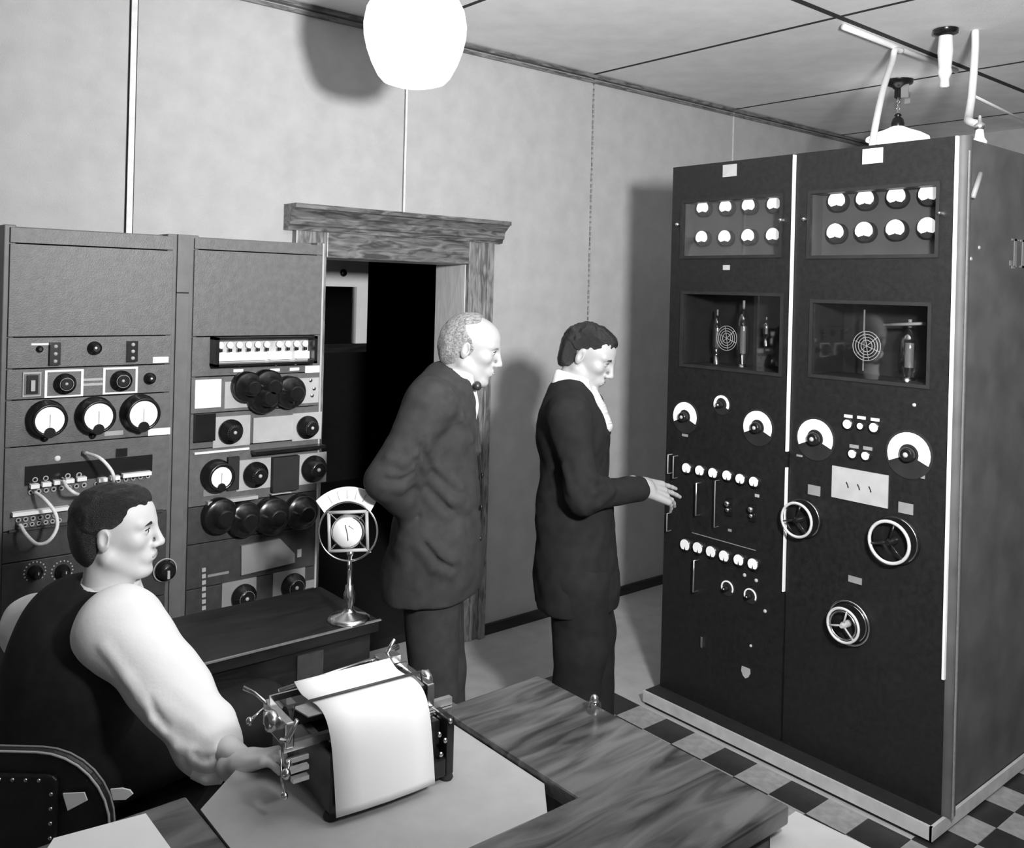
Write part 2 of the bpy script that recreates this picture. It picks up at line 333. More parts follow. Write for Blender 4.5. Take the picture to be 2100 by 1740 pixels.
def knob(par, cx, cy, r, dot=True, h=.028, base=PT, name='knob', mt='black'):
    p = RP(cx, cy); R = rr(p, r); mb = MB()
    mb.lathe([(R, base), (R * .98, base + h * .35), (R * .62, base + h * .42), (R * .58, base + h), (R * .45, base + h * 1.06)], p, FN, 20)
    if dot: mb.mat(1).ball(p + Vector((-R * .12, -(base + h * 1.06), R * .1)), R * .2, FN, .6, 8, 5)
    return mb.build(name, [mt, 'white'], par)
def big_dial(par, cx, cy, r, h=.05, dot=None):
    p = RP(cx, cy); R = rr(p, r); mb = MB()
    mb.lathe([(R, PT), (R, PT + h * .45), (R * .9, PT + h * .5), (R * .55, PT + h * .55), (R * .5, PT + h), (R * .4, PT + h * 1.05)], p, FN, 26)
    if dot: q = RP(*dot); mb.mat(1).ball(Vector((q.x, YR - PT - h * .5, q.z)), R * .17, FN, .7, 8, 5)
    return mb.build('attenuator_dial', ['black', 'white'], par)
def rmeter(par, cx, cy, r, rf):
    p = RP(cx, cy); R = rr(p, r); rf = rr(p, rf); h = .055; ofs = Vector((-.0, 0, 0))
    b = MB().lathe([(R * 1.1, PT), (R * 1.1, PT + .008), (R, PT + .012), (R * .98, h), (R * .9, h + .008), (rf * 1.04, h + .006), (rf, h)], p, FN, 28).build('meter', 'black', par)
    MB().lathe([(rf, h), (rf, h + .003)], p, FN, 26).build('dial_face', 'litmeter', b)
    MB().lathe([(rf * .42, h), (rf * .40, h + .008)], p + Vector((0, 0, -rf * .92)), FN, 12).mat(1).box((p.x - .0012, YR - h - .0045, p.z - rf * .5), (p.x + .0012, YR - h - .003, p.z + rf * .45)).build('needle_cover', ['black', 'plate_d'], b)
    return b
def plate_knob(par, x, y, wpx, hpx, mt, kr, dx=0, dy=0, outline=False, h=.045):
    mb = MB(); cbox(mb, x, y, wpx, hpx, PT + .005, PT)
    if outline: mb.mat(1); cbox(mb, x, y, wpx * .86, hpx * .86, PT + .007, PT)
    pl = mb.build('control_plate', [mt, 'rack'], par)
    if kr:
        p = RP(x + dx, y + dy); R = rr(p, kr); b0 = PT + .007
        MB().lathe([(R, b0), (R, b0 + .012), (R * .7, b0 + .016), (R * .62, b0 + h), (R * .5, b0 + h * 1.05)], p, FN, 24).mat(1).torus(p + Vector((0, -b0 - h * .98, 0)), FN, R * .60, .0012, 20, 5).ball(p + Vector((-R * .05, -b0 - h * 1.08, R * .05)), R * .16, FN, .6, 8, 5).build('knob', ['black', 'plate'], pl)
    return pl
def label(par, x, y, w, h, mt='face'): mb = MB(); cbox(mb, x, y, w, h, PT + .002, PT); return mb.build('label_strip', mt, par)
def screw(par, x, y, r=4, mt='nickel'): p = RP(x, y); R = rr(p, r); return MB().lathe([(R, PT), (R * .8, PT + .004), (.001, PT + .005)], p, FN, 10).build('screw', mt, par)
def toggle(par, x, y, w, h):
    mb = MB(); cbox(mb, x, y, w, h, PT + .018, PT); p = RP(x, y); r = rr(p, w * .28); mb.mat(1)
    for k in (-.33, 0, .33): mb.ball(p + Vector((0, -PT - .018, rr(p, h * k))), r, FN, .6, 8, 5)
    return mb.build('key_switch', ['black', 'plate'], par)

def rack(name, lab, x0, x1, loc_y=YR):
    t = thing(name, lab, 'rack', ((x0 + x1) / 2, 3.2, 0))
    mb = MB().box((x0 - .012, YR + .004, .0), (x0 + .02, 3.42, 1.875)).box((x1 - .02, YR + .004, .0), (x1 + .012, 3.42, 1.875)).box((x0 + .02, YR + .05, 1.85), (x1 - .02, 3.42, 1.872)).box((x0 + .02, YR + .004, 0), (x1 - .02, 3.42, .09)).box((x0 + .02, 3.39, .09), (x1 - .02, 3.42, 1.85))
    mb.build('rack_frame', 'post', t, .003)
    return t
def rpanel(par, x0, x1, ya, yb, xr, mt='rack'):
    za, zb = RP(xr, ya).z, RP(xr, yb).z
    o = MB().box((x0 + .003, YR - PT, zb + .0016), (x1 - .003, YR + .004, za - .0016)).build('front_panel', mt, par, .0012); return o

r1 = rack('equipment_rack', 'left grey equipment rack with three round meters and a patch bay', .563, 1.049)
rows = [474, 506, 690, 752, 813, 905, 1068, 1130, 1250]
for a, b in zip(rows[:-1], rows[1:]): rpanel(r1, .563, 1.049, a, b, 180, 'rack' if b <= 1068 else 'rackd')  # lower panels take a darker enamel, the shadow on them put into colour
rpanel(r1, .563, 1.049, 1250, 1560, 180, 'rackd')
MB().box((1.061, YR - .002, 0), (1.101, YR + .2, ony(378, 600, YR).z)).box((1.061, YR - .002, ony(378, 602, YR).z), (1.101, YR + .2, 1.875)).build('filler_post', 'post', r1)
# row 1
label(r1, 82, 706, 26, 4); knob(r1, 80, 716, 7, False, .014); toggle(r1, 110, 725, 15, 46); knob(r1, 192, 714, 14); toggle(r1, 268, 720, 15, 42); label(r1, 328, 738, 24, 12)
# row 2
pl = plate_knob(r1, 64, 788, 26, 50, 'plate', 0, outline=True); mb = MB(); cbox(mb, 64, 788, 16, 38, PT + .012, PT + .007); mb.mat(1); cbox(mb, 64, 790, 6, 22, PT + .02, PT + .012); mb.build('key_lever', ['black', 'plate'], pl)
plate_knob(r1, 130, 786, 56, 56, 'face', 21, outline=True, h=.03); plate_knob(r1, 245, 780, 52, 54, 'face', 21, outline=True, h=.03)
label(r1, 192, 778, 36, 5, 'plate'); label(r1, 192, 788, 36, 5, 'plate'); knob(r1, 305, 776, 12)
# row 3
for x, y in ((93, 858), (192, 851), (283, 846)): rmeter(r1, x, y, 35, 27)
for x, y in ((90, 899), (188, 893)): knob(r1, x, y, 7, True, .012, name='zero_knob')
label(r1, 232, 888, 28, 9, 'plate'); label(r1, 325, 885, 34, 14, 'face')
# patch bay
bay = MB().box((RP(50, 975).x, YR - .012, RP(180, 981).z), (RP(310, 950).x, YR - PT, RP(180, 944).z)); bay.build('dark_patch_recess', 'black', r1)  # raised black block paints in the darkness of the patch bay recess
mb = MB()
for a, b, ya, yb in ((58, 76, 996, 993), (82, 100, 992, 989), (106, 124, 988, 985), (129, 147, 985, 982), (153, 172, 981, 978), (197, 214, 983, 980), (222, 240, 979, 976), (246, 304, 974, 967)):
    A, B = RP(a, ya), RP(b, yb); mb.box((A.x, YR - .034, (A.z + B.z) / 2 - .006), (B.x, YR - PT, (A.z + B.z) / 2 + .006))
mb.build('designation_strip', 'face', r1)
def jack(x, y, r=5): p = RP(x, y); R = rr(p, r); MB().torus(p + Vector((0, -PT - .004, 0)), FN, R * .8, R * .33, 12, 6).mat(1).lathe([(R * .6, PT), (R * .5, PT + .002)], p, FN, 10).build('jack', ['plate', 'black'], r1)
for x, y in ((70, 983), (92, 980), (137, 975), (160, 973)): jack(x, y, 5.5)
for k in range(8): jack(62 + k * 15.5, 1009 - k * 2.1, 5)
for k in range(8): jack(196 + k * 15, 992 - k * 2.3, 4.5)
A, B = RP(22, 1055), RP(138, 1038); MB().box((A.x, YR - .03, (A.z + B.z) / 2 - .005), (B.x, YR - PT, (A.z + B.z) / 2 + .006)).build('designation_strip', 'face', r1)
for k in range(6): jack(36 + k * 15, 1066 - k * 1.9, 5); jack(50 + k * 14, 1076 - k * 1.9, 4.5)
screw(r1, 117, 940, 6, 'white'); screw(r1, 316, 1231, 8)
mb = MB(); rbox(mb, 236, 936, 258, 918, PT + .012, PT); mb.build('jack_block', 'black', r1)
# dark lower panels
def dot_dial(x, y, r, n=14):
    p = RP(x, y); R = rr(p, r); mb = MB().lathe([(R * .7, PT), (R * .66, PT + .02), (R * .4, PT + .024), (R * .36, PT + .05)], p, FN, 22); mb.mat(1)
    for k in range(n): t = math.radians(-45 + 270 * k / (n - 1)); mb.ball(p + Vector((R * math.cos(t), -PT - .002, R * math.sin(t))), R * .1, FN, .6, 6, 4)
    mb.box((p.x - R * .05, YR - PT - .053, p.z + R * .1), (p.x + R * .05, YR - PT - .05, p.z + R * .35)); mb.build('tuning_dial', ['black', 'plate'], r1)
dot_dial(70, 1172, 20); dot_dial(126, 1170, 20)
p = RP(336, 1168); R = rr(p, 23); MB().lathe([(R * .8, PT), (R * .76, PT + .03), (R * .4, PT + .036)], p, FN, 24).mat(1).torus(p + Vector((0, -PT - .006, 0)), FN, R, .0022, 30, 6).box((p.x - .004, YR - PT - .042, p.z - .02), (p.x + .004, YR - PT - .036, p.z + .006)).build('volume_dial', ['black', 'plate'], r1)
MB().box((.58, YR - .02, RP(20, 1090).z), (1.03, YR - PT, RP(20, 1090).z + .006)).build('shelf_lip', 'rackd', r1)
# patch cords: each plugged at both ends
def cord(pts, lab, r=.0052):
    P = [RP(x, y, h) for x, y, h in pts]
    t = thing('patch_cord', lab, 'cord', P[0], 'patch cords on the left rack')
    MB().tube(bez(P), r, 8).build('cable', 'cord', t)
    for q in (P[0], P[-1]): MB().cyl(q + Vector((0, .012, 0)), q + Vector((0, -.008, 0)), .0075, .006, 10).build('plug', 'nickel', t)
cord([(176, 929, .03), (205, 940, .10), (228, 965, .13), (233, 985, .12), (225, 1000, .04)], 'upper white patch cord arching over the dark patch bay slot')
cord([(130, 985, .04), (138, 1000, .08), (152, 1011, .10), (168, 1018, .04)], 'short white patch cord between the other two cords')
cord([(72, 1010, .03), (92, 1025, .09), (113, 1052, .13), (117, 1082, .14), (100, 1110, .14), (76, 1116, .13), (55, 1098, .10), (41, 1076, .03)], 'looping white patch cord hanging lowest on the patch bay')

r2 = rack('equipment_rack', 'right grey equipment rack with a lit strip and black round dials beside the door', 1.113, 1.594)
rows2 = [495, 518, 689, 768, 840, 909, 1022, 1095, 1182, 1265]
for a, b in zip(rows2[:-1], rows2[1:]): rpanel(r2, 1.113, 1.594, a, b, 530, 'rack' if b <= 1022 else 'rackd')  # here too the shadow low on the rack is painted as darker enamel
rpanel(r2, 1.113, 1.594, 1265, 1560, 530, 'rackd')
MB().box((1.589, YR - .010, .1), (1.596, YR + .004, 1.872)).build('edge_bead', 'plate', r2)
# lit lamp strip inside a hooded box
X0, Z0, X1, Z1 = rect(428, 750, 636, 688); hb = .06
hood = MB().box((X0, YR - hb, Z1 - .008), (X1, YR - PT, Z1)).box((X0, YR - hb, Z0), (X1, YR - PT, Z0 + .008)).box((X0, YR - hb, Z0), (X0 + .012, YR - PT, Z1)).box((X1 - .012, YR - hb, Z0), (X1, YR - PT, Z1)).build('lamp_strip_hood', 'black', r2)
MB().box((X0 + .012, YR - PT - .004, Z0 + .008), (X1 - .012, YR - PT, Z1 - .008)).build('backing', 'plate', hood)
mb = MB().box((X0 + .014, YR - .03, Z0 + .016), (X0 + (X1 - X0) * .52, YR - PT - .004, Z0 + .042)).box((X0 + (X1 - X0) * .56, YR - .03, Z0 + .016), (X0 + (X1 - X0) * .77, YR - PT - .004, Z0 + .042)).box((X0 + (X1 - X0) * .83, YR - .03, Z0 + .016), (X1 - .016, YR - PT - .004, Z0 + .042)); mb.build('designation_strip', 'lit', hood)
for k in range(10):
    u = X0 + .03 + (X1 - X0 - .055) * (k + (.4 if k > 5 else 0)) / 9.6
    MB().lathe([(.007, 0), (.007, .010)], (u, YR - .026, Z0 + .047), (0, 0, 1), 8).mat(1).ball((u, YR - .026, Z0 + .070), .0105, (0, 0, 1), 1.1, 10, 6).build('indicator_lamp', ['black', 'lit'], hood)
for x, y in ((487, 760), (562, 759), (602, 757)): label(r2, x, y, 16, 6); screw(r2, x + 2, y - 11, 3)
label(r2, 640, 757, 27, 14)
mb = MB(); rbox(mb, 397, 838, 452, 777, PT + .004, PT); mb.build('bright_panel', 'white', r2)
mb = MB(); rbox(mb, 458, 838, 652, 774, PT + .003, PT); mb.build('dial_panel', 'plate', r2)
for x, y, r, dot in ((500, 792, 31, None), (533, 812, 34, (536, 812)), (541, 790, 33, None), (586, 803, 33, (591, 806))): big_dial(r2, x, y, r, .085, dot)
for x, y in ((635, 780), (642, 797), (638, 811), (556, 833)): screw(r2, x, y, 5)
mb = MB(); rbox(mb, 394, 905, 436, 846, .03, PT); mb.build('relay_box', 'black', r2)
plate_knob(r2, 473, 884, 60, 62, 'plate', 25, -4, 0); plate_knob(r2, 627, 874, 50, 56, 'plate', 23, -1, 1)
mb = MB(); rbox(mb, 514, 908, 597, 850, .02, PT); mb.build('cover_plate', 'plate', r2)
mb = MB(); rbox(mb, 396, 932, 508, 917, .014, PT); mb.build('designation_strip', 'face', r2)
mb = MB(); rbox(mb, 512, 930, 655, 909, .05, PT); mb.build('tube_shelf', 'black', r2)
rmeter(r2, 441, 974, 30, 21)
mb = MB(); rbox(mb, 462, 1005, 487, 935, .02, PT); mb.build('recess_cover', 'blackm', r2); mb = MB(); rbox(mb, 552, 1008, 607, 932, .03, PT); mb.build('recess_cover', 'blackm', r2)
plate_knob(r2, 518, 972, 56, 62, 'plate', 26, 2, 0); plate_knob(r2, 637, 960, 50, 62, 'plate', 27, 2, 0)
screw(r2, 588, 943, 6, 'white'); label(r2, 432, 1009, 26, 14, 'plate_d')
mb = MB(); rbox(mb, 420, 1027, 522, 1020, .03, PT); rbox(mb, 550, 1013, 590, 1006, .03, PT); mb.build('shelf_lip', 'plate', r2)
for x, y, r, dot in ((445, 1055, 36, None), (494, 1062, 36, (492, 1071)), (551, 1056, 38, (552, 1062)), (610, 1048, 36, (613, 1053))): big_dial(r2, x, y, r, .075, dot)
mb = MB(); A = [RP(491, 1178), RP(600, 1152), RP(600, 1134), RP(570, 1103), RP(491, 1118)]; mb.prism([p + Vector((0, -PT, 0)) for p in A], (0, -.012, 0)); mb.build('cover_plate', 'plate_d', r2)
plate_knob(r2, 488, 1222, 56, 66, 'plate_d', 26, 8, 0, h=.035); plate_knob(r2, 590, 1202, 54, 66, 'plate_d', 26, 7, -2, h=.035)
label(r2, 630, 1198, 20, 16, 'plate_d'); label(r2, 612, 1134, 7, 16, 'plate'); label(r2, 446, 1177, 34, 5, 'plate_d')
mb = MB()
for k in range(7):
    y = 1168 + k * 13; cbox(mb, 416, y, 6, 8, PT + .004, PT)
mb.build('terminal_strip', 'plate', r2)
# ================================================================ TRANSMITTER CABINETS (front plane x = 2.95)
XC = 2.95; GX = (-1, 0, 0); ZT = 2.253
def CP(x, y, h=0.0): return onx(x, y, XC) + Vector((-h, 0, 0))
def cyz(x0, y0, x1, y1): a, b = CP(x0, y0), CP(x1, y1); return min(a.y, b.y), min(a.z, b.z), max(a.y, b.y), max(a.z, b.z)
def kbox(mb, cx, cy, wpx, hpx, h, h0=0.0):     # hpx px tall, true width = hpx-scale * wpx
    p = CP(cx, cy); hh = rr(p, hpx) / 2; ww = rr(p, wpx) / 2 / .62; return mb.box((XC - h, p.y - ww, p.z - hh), (XC - h0, p.y + ww, p.z + hh))
def fan(mb, p, R, h, th=.003, a0=-32, a1=212, inner=0):     # white fan-shaped scale
    P = []
    n = 18
    for k in range(n + 1):
        t = math.radians(a0 + (a1 - a0) * k / n); P.append((XC - h, p.y - R * math.cos(t), p.z + R * math.sin(t)))
    if inner:
        Q = []
        for k in range(n + 1):
            t = math.radians(a1 - (a1 - a0) * k / n); Q.append((XC - h, p.y - inner * math.cos(t), p.z + inner * math.sin(t)))
        vs = P + Q; N = len(vs); fs = []
        off = Vector((-th, 0, 0)); W = [Vector(v) for v in vs] + [Vector(v) + off for v in vs]
        for k in range(n):
            a, b, c, d = k, k + 1, N - 2 - k, N - 1 - k
            fs += [(d, c, b, a), (a + N, b + N, c + N, d + N), (a, b, b + N, a + N), (c, d, d + N, c + N)]
        fs += [(0, N, 2 * N - 1, N - 1), (n, n + 1, n + 1 + N, n + N)]
        return mb.add(W, fs, False)
    return mb.prism(P, (-th, 0, 0))

def cabinet(name, lab, y0, y1, wins, side_near):
    t = thing(name, lab, 'cabinet', ((XC + .44), (y0 + y1) / 2, 0))
    XB = 3.83
    body = MB().box((XC + .012, y0 + .002, .06), (XB, y0 + .02, ZT)).box((XC + .012, y1 - .02, .06), (XB, y1 - .002, ZT)).box((XB - .02, y0 + .02, .06), (XB, y1 - .02, ZT)).box((XC + .012, y0 + .02, ZT - .015), (XB - .02, y1 - .02, ZT)).box((XC + .012, y0 + .02, .06), (XB - .02, y1 - .02, .08))
    body.cur = 0
    body.build('body', 'cabside', t)
    # the front is a flat steel door with window openings cut in it, built in strips
    zs = sorted({.06, ZT} | {w_[1] for w_ in wins} | {w_[3] for w_ in wins})
    f = MB()
    for za, zb in zip(zs[:-1], zs[1:]):
        cut = [w_ for w_ in wins if w_[1] <= za + 1e-5 and w_[3] >= zb - 1e-5]
        if cut: f.box((XC, y0 + .004, za), (XC + .012, cut[0][0], zb)).box((XC, cut[0][2], za), (XC + .012, y1 - .004, zb))
        else: f.box((XC, y0 + .004, za), (XC + .012, y1 - .004, zb))
    f.build('front_panel', 'cab', t)
    return t
def window(t, W, depth, back, ledge, fr='blackm'):
    y0, z0, y1, z1 = W; e = .012
    f = MB()
    f.box((XC - .006, y0 - e, z0 - e), (XC, y0, z1 + e)).box((XC - .006, y1, z0 - e), (XC, y1 + e, z1 + e)).box((XC - .006, y0, z0 - e), (XC, y1, z0)).box((XC - .006, y0, z1), (XC, y1, z1 + e))
    fr_ = f.build('window_frame', fr, t)
    r = MB().box((XC + depth, y0 - .01, z0 - .01), (XC + depth + .008, y1 + .01, z1 + .01)); rc = r.build('instrument_board', back, t)
    MB().box((XC + .0125, y0 - .01, z0 - .008), (XC + depth, y1 + .01, z0 - .001)).build('ledge', ledge, rc)
    MB().box((XC + .0125, y0 - .012, z1 + .001), (XC + depth, y1 + .012, z1 + .008)).box((XC + .0125, y0 - .010, z0), (XC + depth, y0 - .003, z1)).box((XC + .0125, y1 + .003, z0), (XC + depth, y1 + .010, z1)).build('window_lining', back, rc)
    MB().box((XC + .004, y0, z0), (XC + .007, y1, z1)).build('window_pane', 'glass', fr_)
    return rc
W2a = cyz(1403, 402, 1598, 519); W1a = cyz(1664, 386, 1918, 519)
W2b = cyz(1402, 602, 1598, 775); W1b = cyz(1668, 628, 1900, 800)
def flat(Wd, za, zb): return (Wd[0], za, Wd[2], zb)
# level openings
W2a = flat(W2a, 1.878, 2.098); W1a = flat(W1a, 1.872, 2.098); W2b = flat(W2b, 1.43, 1.72); W1b = flat(W1b, 1.44, 1.70)
c2 = cabinet('transmitter_cabinet', 'left black transmitter cabinet with two rows of six small white meters', 1.8945, 2.486, [W2a, W2b], False)
c1 = cabinet('transmitter_cabinet', 'right black transmitter cabinet with three chrome handwheels and a grey plate', 1.30, 1.8935, [W1a, W1b], True)
MB().lathe([(.028, .06), (.028, ZT)], (XC + .03, 1.302, 0), (0, 0, 1), 16).build('corner_post', 'cabside', c1)
def strip(t, y, za, zb, wd, mt='white'): return MB().box((XC - .010, y - wd / 2, za), (XC + .004, y + wd / 2, zb)).build('edge_molding', mt, t)  # white colour stands in for the bright gleam of chrome strips
za, zb = CP(1610, 925).z, CP(1609, 958).z
strip(c2, 1.8985, za, ZT - .004, .007); strip(c2, 1.8985, .62, zb, .005); strip(c1, 1.305, .50, ZT - .002, .008)
MB().box((XC + .01, 1.270, .06), (XC + .016, 1.275, ZT - .05)).build('edge_molding', 'alu', c1)
# plinth with its pale molding
pl = structure('trim_2', MB().box((2.872, 1.300, 0), (3.84, 2.495, .06)), 'blackm')
MB().box((2.862, 1.292, .014), (2.872, 2.50, .058)).build('plinth_molding', 'curb', pl)
MB().box((2.862, 1.290, .014), (3.84, 1.300, .058)).build('plinth_molding', 'curb', pl)

# ---- upper windows: two rows of four fan-faced meters
def board_meters(rc, rows, depth, R):
    for x, y in rows:
        d = ray(x, y); p = EYEP + d * ((XC + depth - .02) / d.x)
        b = MB().lathe([(R * 1.22, 0), (R * 1.2, .022), (R * 1.08, .026)], (XC + depth, p.y, p.z), GX, 22).build('board_meter', 'black', rc)
    return
def dial_meters(t, depth, pts, R):
    for x, y in pts:
        d = ray(x, y); p = EYEP + d * ((XC + depth - .03) / d.x)
        b = MB().lathe([(R * 1.15, 0), (R * 1.13, .024), (R * 1.0, .027)], (XC + depth - .0005, p.y, p.z - R * .1), GX, 22).build('meter', 'blackm', t)
        mb = MB()
        P = [(math.cos(math.radians(a)) * R, math.sin(math.radians(a)) * R) for a in range(-18, 200, 12)] + [(-.62 * R, -.62 * R), (-.12 * R, -.5 * R), (0, -.38 * R), (.12 * R, -.5 * R), (.62 * R, -.62 * R)]
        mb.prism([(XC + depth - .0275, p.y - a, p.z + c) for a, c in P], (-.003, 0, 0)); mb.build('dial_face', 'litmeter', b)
rc = window(c2, W2a, .075, 'hidden', 'plate')
dial_meters(c2, .075, [(1440, 427), (1487, 425), (1534, 422), (1586, 419), (1438, 488), (1485, 487), (1533, 485), (1584, 483)], .029)
rc = window(c1, W1a, .085, 'hidden', 'white')
dial_meters(c1, .085, [(1715, 412), (1773, 408), (1837, 403), (1903, 398), (1712, 477), (1771, 474), (1835, 470), (1901, 466)], .033)
# ---- middle windows: valves and coil guards in the dark
def valve(par, x, y0, y1, depth, r):
    a = CP(x, y0); d = ray(x, y1); p = EYEP + d * ((XC + depth) / d.x); d = ray(x, y0); q = EYEP + d * ((XC + depth) / d.x); H = q.z - p.z
    v = MB().lathe([(r * .5, 0), (r * .55, H * .18), (r, H * .35), (r, H * .75), (r * .5, H * .93), (r * .15, H), (.001, H * 1.01)], p, (0, 0, 1), 16, False).build('valve', 'bulb', par)
    MB().lathe([(r * .6, -.02), (r * .62, H * .16), (r * .3, H * .17)], p, (0, 0, 1), 14).build('valve_base', 'nickel', v)
    MB().lathe([(r * .45, H * .32), (r * .45, H * .72)], p, (0, 0, 1), 10).mat(0).lathe([(r * .2, H * .97), (r * .2, H * 1.1)], p, (0, 0, 1), 8).build('anode', 'plate_d', v)
def coil_guard(par, x, y, R, depth):
    d = ray(x, y); p = EYEP + d * ((XC + depth) / d.x); mb = MB()
    for k in (1, .8, .6, .4): mb.torus(p, GX, R * k, .0016, 26, 5)
    for a in (20, 80, 140): t = math.radians(a); v = Vector((0, math.cos(t), math.sin(t))) * R; mb.tube([p - v, p + v], .0014, 5)
    mb.build('coil_guard', 'plate', par)
window(c2, W2b, .22, 'blackm', 'blackm'); window(c1, W1b, .22, 'blackm', 'blackm')
valve(c2, 1469, 645, 745, .14, .02); valve(c2, 1522, 630, 770, .12, .028); valve(c2, 1571, 655, 700, .14, .014); coil_guard(c2, 1490, 694, .05, .08)
valve(c1, 1863, 668, 795, .12, .035); coil_guard(c1, 1777, 710, .052, .06)
mb = MB(); q = CP(1800, 668); mb.tube([q + Vector((.1, .03, 0)), q + Vector((.1, -.12, .012))], .006, 6); mb.build('bus_bar', 'plate_d', c1)
mb = MB(); q = CP(1741, 700); mb.box((XC + .1, q.y - .002, 1.46), (XC + .104, q.y + .002, 1.68)); mb.build('support_rod', 'plate_d', c1)
# ---- name plates, screws, small labels
def kplate(t, x, y, wpx, hpx, mt, nm='name_plate', h=.003): mb = MB(); kbox(mb, x, y, wpx, hpx, h); return mb.build(nm, mt, t)
kplate(c2, 1497, 350, 21, 25, 'plate'); kplate(c1, 1790, 320, 27, 31, 'face'); kplate(c2, 1490, 549, 10, 10, 'plate', 'label_plate')
def cknob(t, x, y, r, mt='nickel', nm='latch_knob', h=.018): p = CP(x, y); R = rr(p, r); return MB().lathe([(R, 0), (R * .9, h * .6), (R * .5, h), (.001, h * 1.05)], p, GX, 12).build(nm, mt, t)
for t, x, y in ((c2, 1392, 461), (c2, 1604, 452), (c1, 1652, 450), (c1, 1930, 438)): cknob(t, x, y, 5)
for t, x, y in ((c1, 1875, 831), (c1, 1860, 781), (c2, 1527, 1180), (c2, 1551, 1191), (c2, 1569, 1254)): cknob(t, x, y, 4, 'plate', 'screw', .006)
# ---- tuning dials with white fan scales
def tuning(t, x, y, R, inner=.42, lab=True):
    p = CP(x, y); R = rr(p, R)
    d = MB().lathe([(R * 1.12, 0), (R * 1.12, .004)], p, GX, 26).mat(1).lathe([(R * .36, .004), (R * .33, .024), (R * .26, .028)], p, GX, 18).mat(2).ball(p + Vector((-.029, 0, 0)), R * .13, GX, .6, 8, 5)
    d = d.build('tuning_dial', ['blackm', 'black', 'plate'], t)
    mb = MB(); fan(mb, p, R, .004, .003, -24, 204, R * inner); mb.build('scale', 'face', d)
    if lab: mb = MB().box((XC - .003, p.y - R * .42, p.z - R * 1.0), (XC, p.y + R * .42, p.z - R * .66)); mb.build('label_plate', 'plate_d', d)
tuning(c2, 1406, 855, 30, .48, False); tuning(c2, 1481, 830, 19, .72, False); tuning(c2, 1555, 877, 34, .48, False)
tuning(c1, 1673, 900, 40, .47); tuning(c1, 1865, 932, 45, .47)
tuning(c2, 1493, 1206, 15, .82, False); tuning(c2, 1540, 1222, 15, .82, False)
for x, y in ((1403, 890), (1410, 893), (1543, 912), (1565, 918)): pass
for t, x, y, a, b in ((c2, 1405, 893, 9, 5), (c2, 1552, 908, 10, 5), (c1, 1672, 935, 10, 6), (c1, 1640, 935, 8, 4), (c1, 1850, 970, 12, 4), (c1, 1893, 978, 5, 8)): kplate(t, x, y, a, b, 'plate_d', 'label_plate')
# ---- rows of six small meters
def small_meter(t, x, y, r):
    p = CP(x, y); R = rr(p, r)
    b = MB().lathe([(R * 1.25, 0), (R * 1.22, .014), (R * 1.02, .017)], p, GX, 18).build('small_meter', 'black', t)
    P = [(math.cos(math.radians(a)) * R, math.sin(math.radians(a)) * R) for a in range(-50, 231, 14)] + [(-.18 * R, -.8 * R), (0, -.05 * R), (.18 * R, -.8 * R)]
    MB().prism([(XC - .0172, p.y - u, p.z + v) for u, v in P], (-.002, 0, 0)).build('dial_face', 'face', b)
for x, y in ((1413, 960), (1440, 965), (1467, 970), (1496, 975), (1523, 982), (1551, 988)): small_meter(c2, x, y, 10.5)
for x, y in ((1410, 1117), (1436, 1123), (1463, 1131), (1490, 1140), (1520, 1148), (1549, 1156)): small_meter(c2, x, y, 11.5)
def rod(t, x, y0, y1, r=.004, mt='chrome'):
    a, b = CP(x + .5, y0), CP(x - 1.5, y1); y = (a.y + b.y) / 2
    MB().tube([(XC, y, a.z), (XC - .028, y, a.z), (XC - .028, y, b.z), (XC, y, b.z)], r, 8).build('door_pull', mt, t)
rod(c2, 1437, 990, 1056); rod(c2, 1432, 1148, 1212); rod(c2, 1475, 985, 1080, .002, 'plate_d'); rod(c2, 1379, 932, 970, .0025, 'plate'); rod(c2, 1390, 935, 980, .0025, 'plate_d'); rod(c2, 1377, 1052, 1088, .0025, 'plate_d')
for x, y in ((1497, 1038), (1545, 1050)):
    p = CP(x, y); mb = MB(); kbox(mb, x, y + 2, 8, 36, .008); mb.mat(1)
    mb.ball(p + Vector((-.02, 0, .011)), .012, GX, .8, 10, 6).ball(p + Vector((-.016, 0, -.014)), .009, GX, .8, 10, 6); mb.build('toggle_switch', ['black', 'nickel'], c2)
kplate(c2, 1553, 1017, 6, 6, 'plate', 'label_plate'); kplate(c2, 1497, 1088, 5, 5, 'plate_d', 'label_plate')
a, b = CP(1420, 1092), CP(1550, 1130); MB().box((XC - .004, b.y, (a.z + b.z) / 2 - .001), (XC, a.y, (a.z + b.z) / 2 + .001)).build('panel_seam', 'plate_d', c2)
# ---- indicator lamps
for x, y, r in ((1740, 870, 10), (1766, 874, 7), (1794, 877, 10), (1750, 931, 9), (1777, 935, 9)):
    p = CP(x, y); R = rr(p, r); b = MB().lathe([(R * 1.3, 0), (R * 1.25, .008), (R, .01)], p, GX, 16).build('indicator_lamp', 'black', c1); MB().ball(p + Vector((-.008, 0, 0)), R, GX, .55, 14, 6).build('lens', 'lit', b)
for x, y in ((1740, 854), (1767, 857), (1795, 861)): kplate(c1, x, y, 11, 6, 'face', 'label_plate')
for x, y in ((1752, 916), (1780, 920)): kplate(c1, x, y, 12, 7, 'plate_d', 'label_plate')
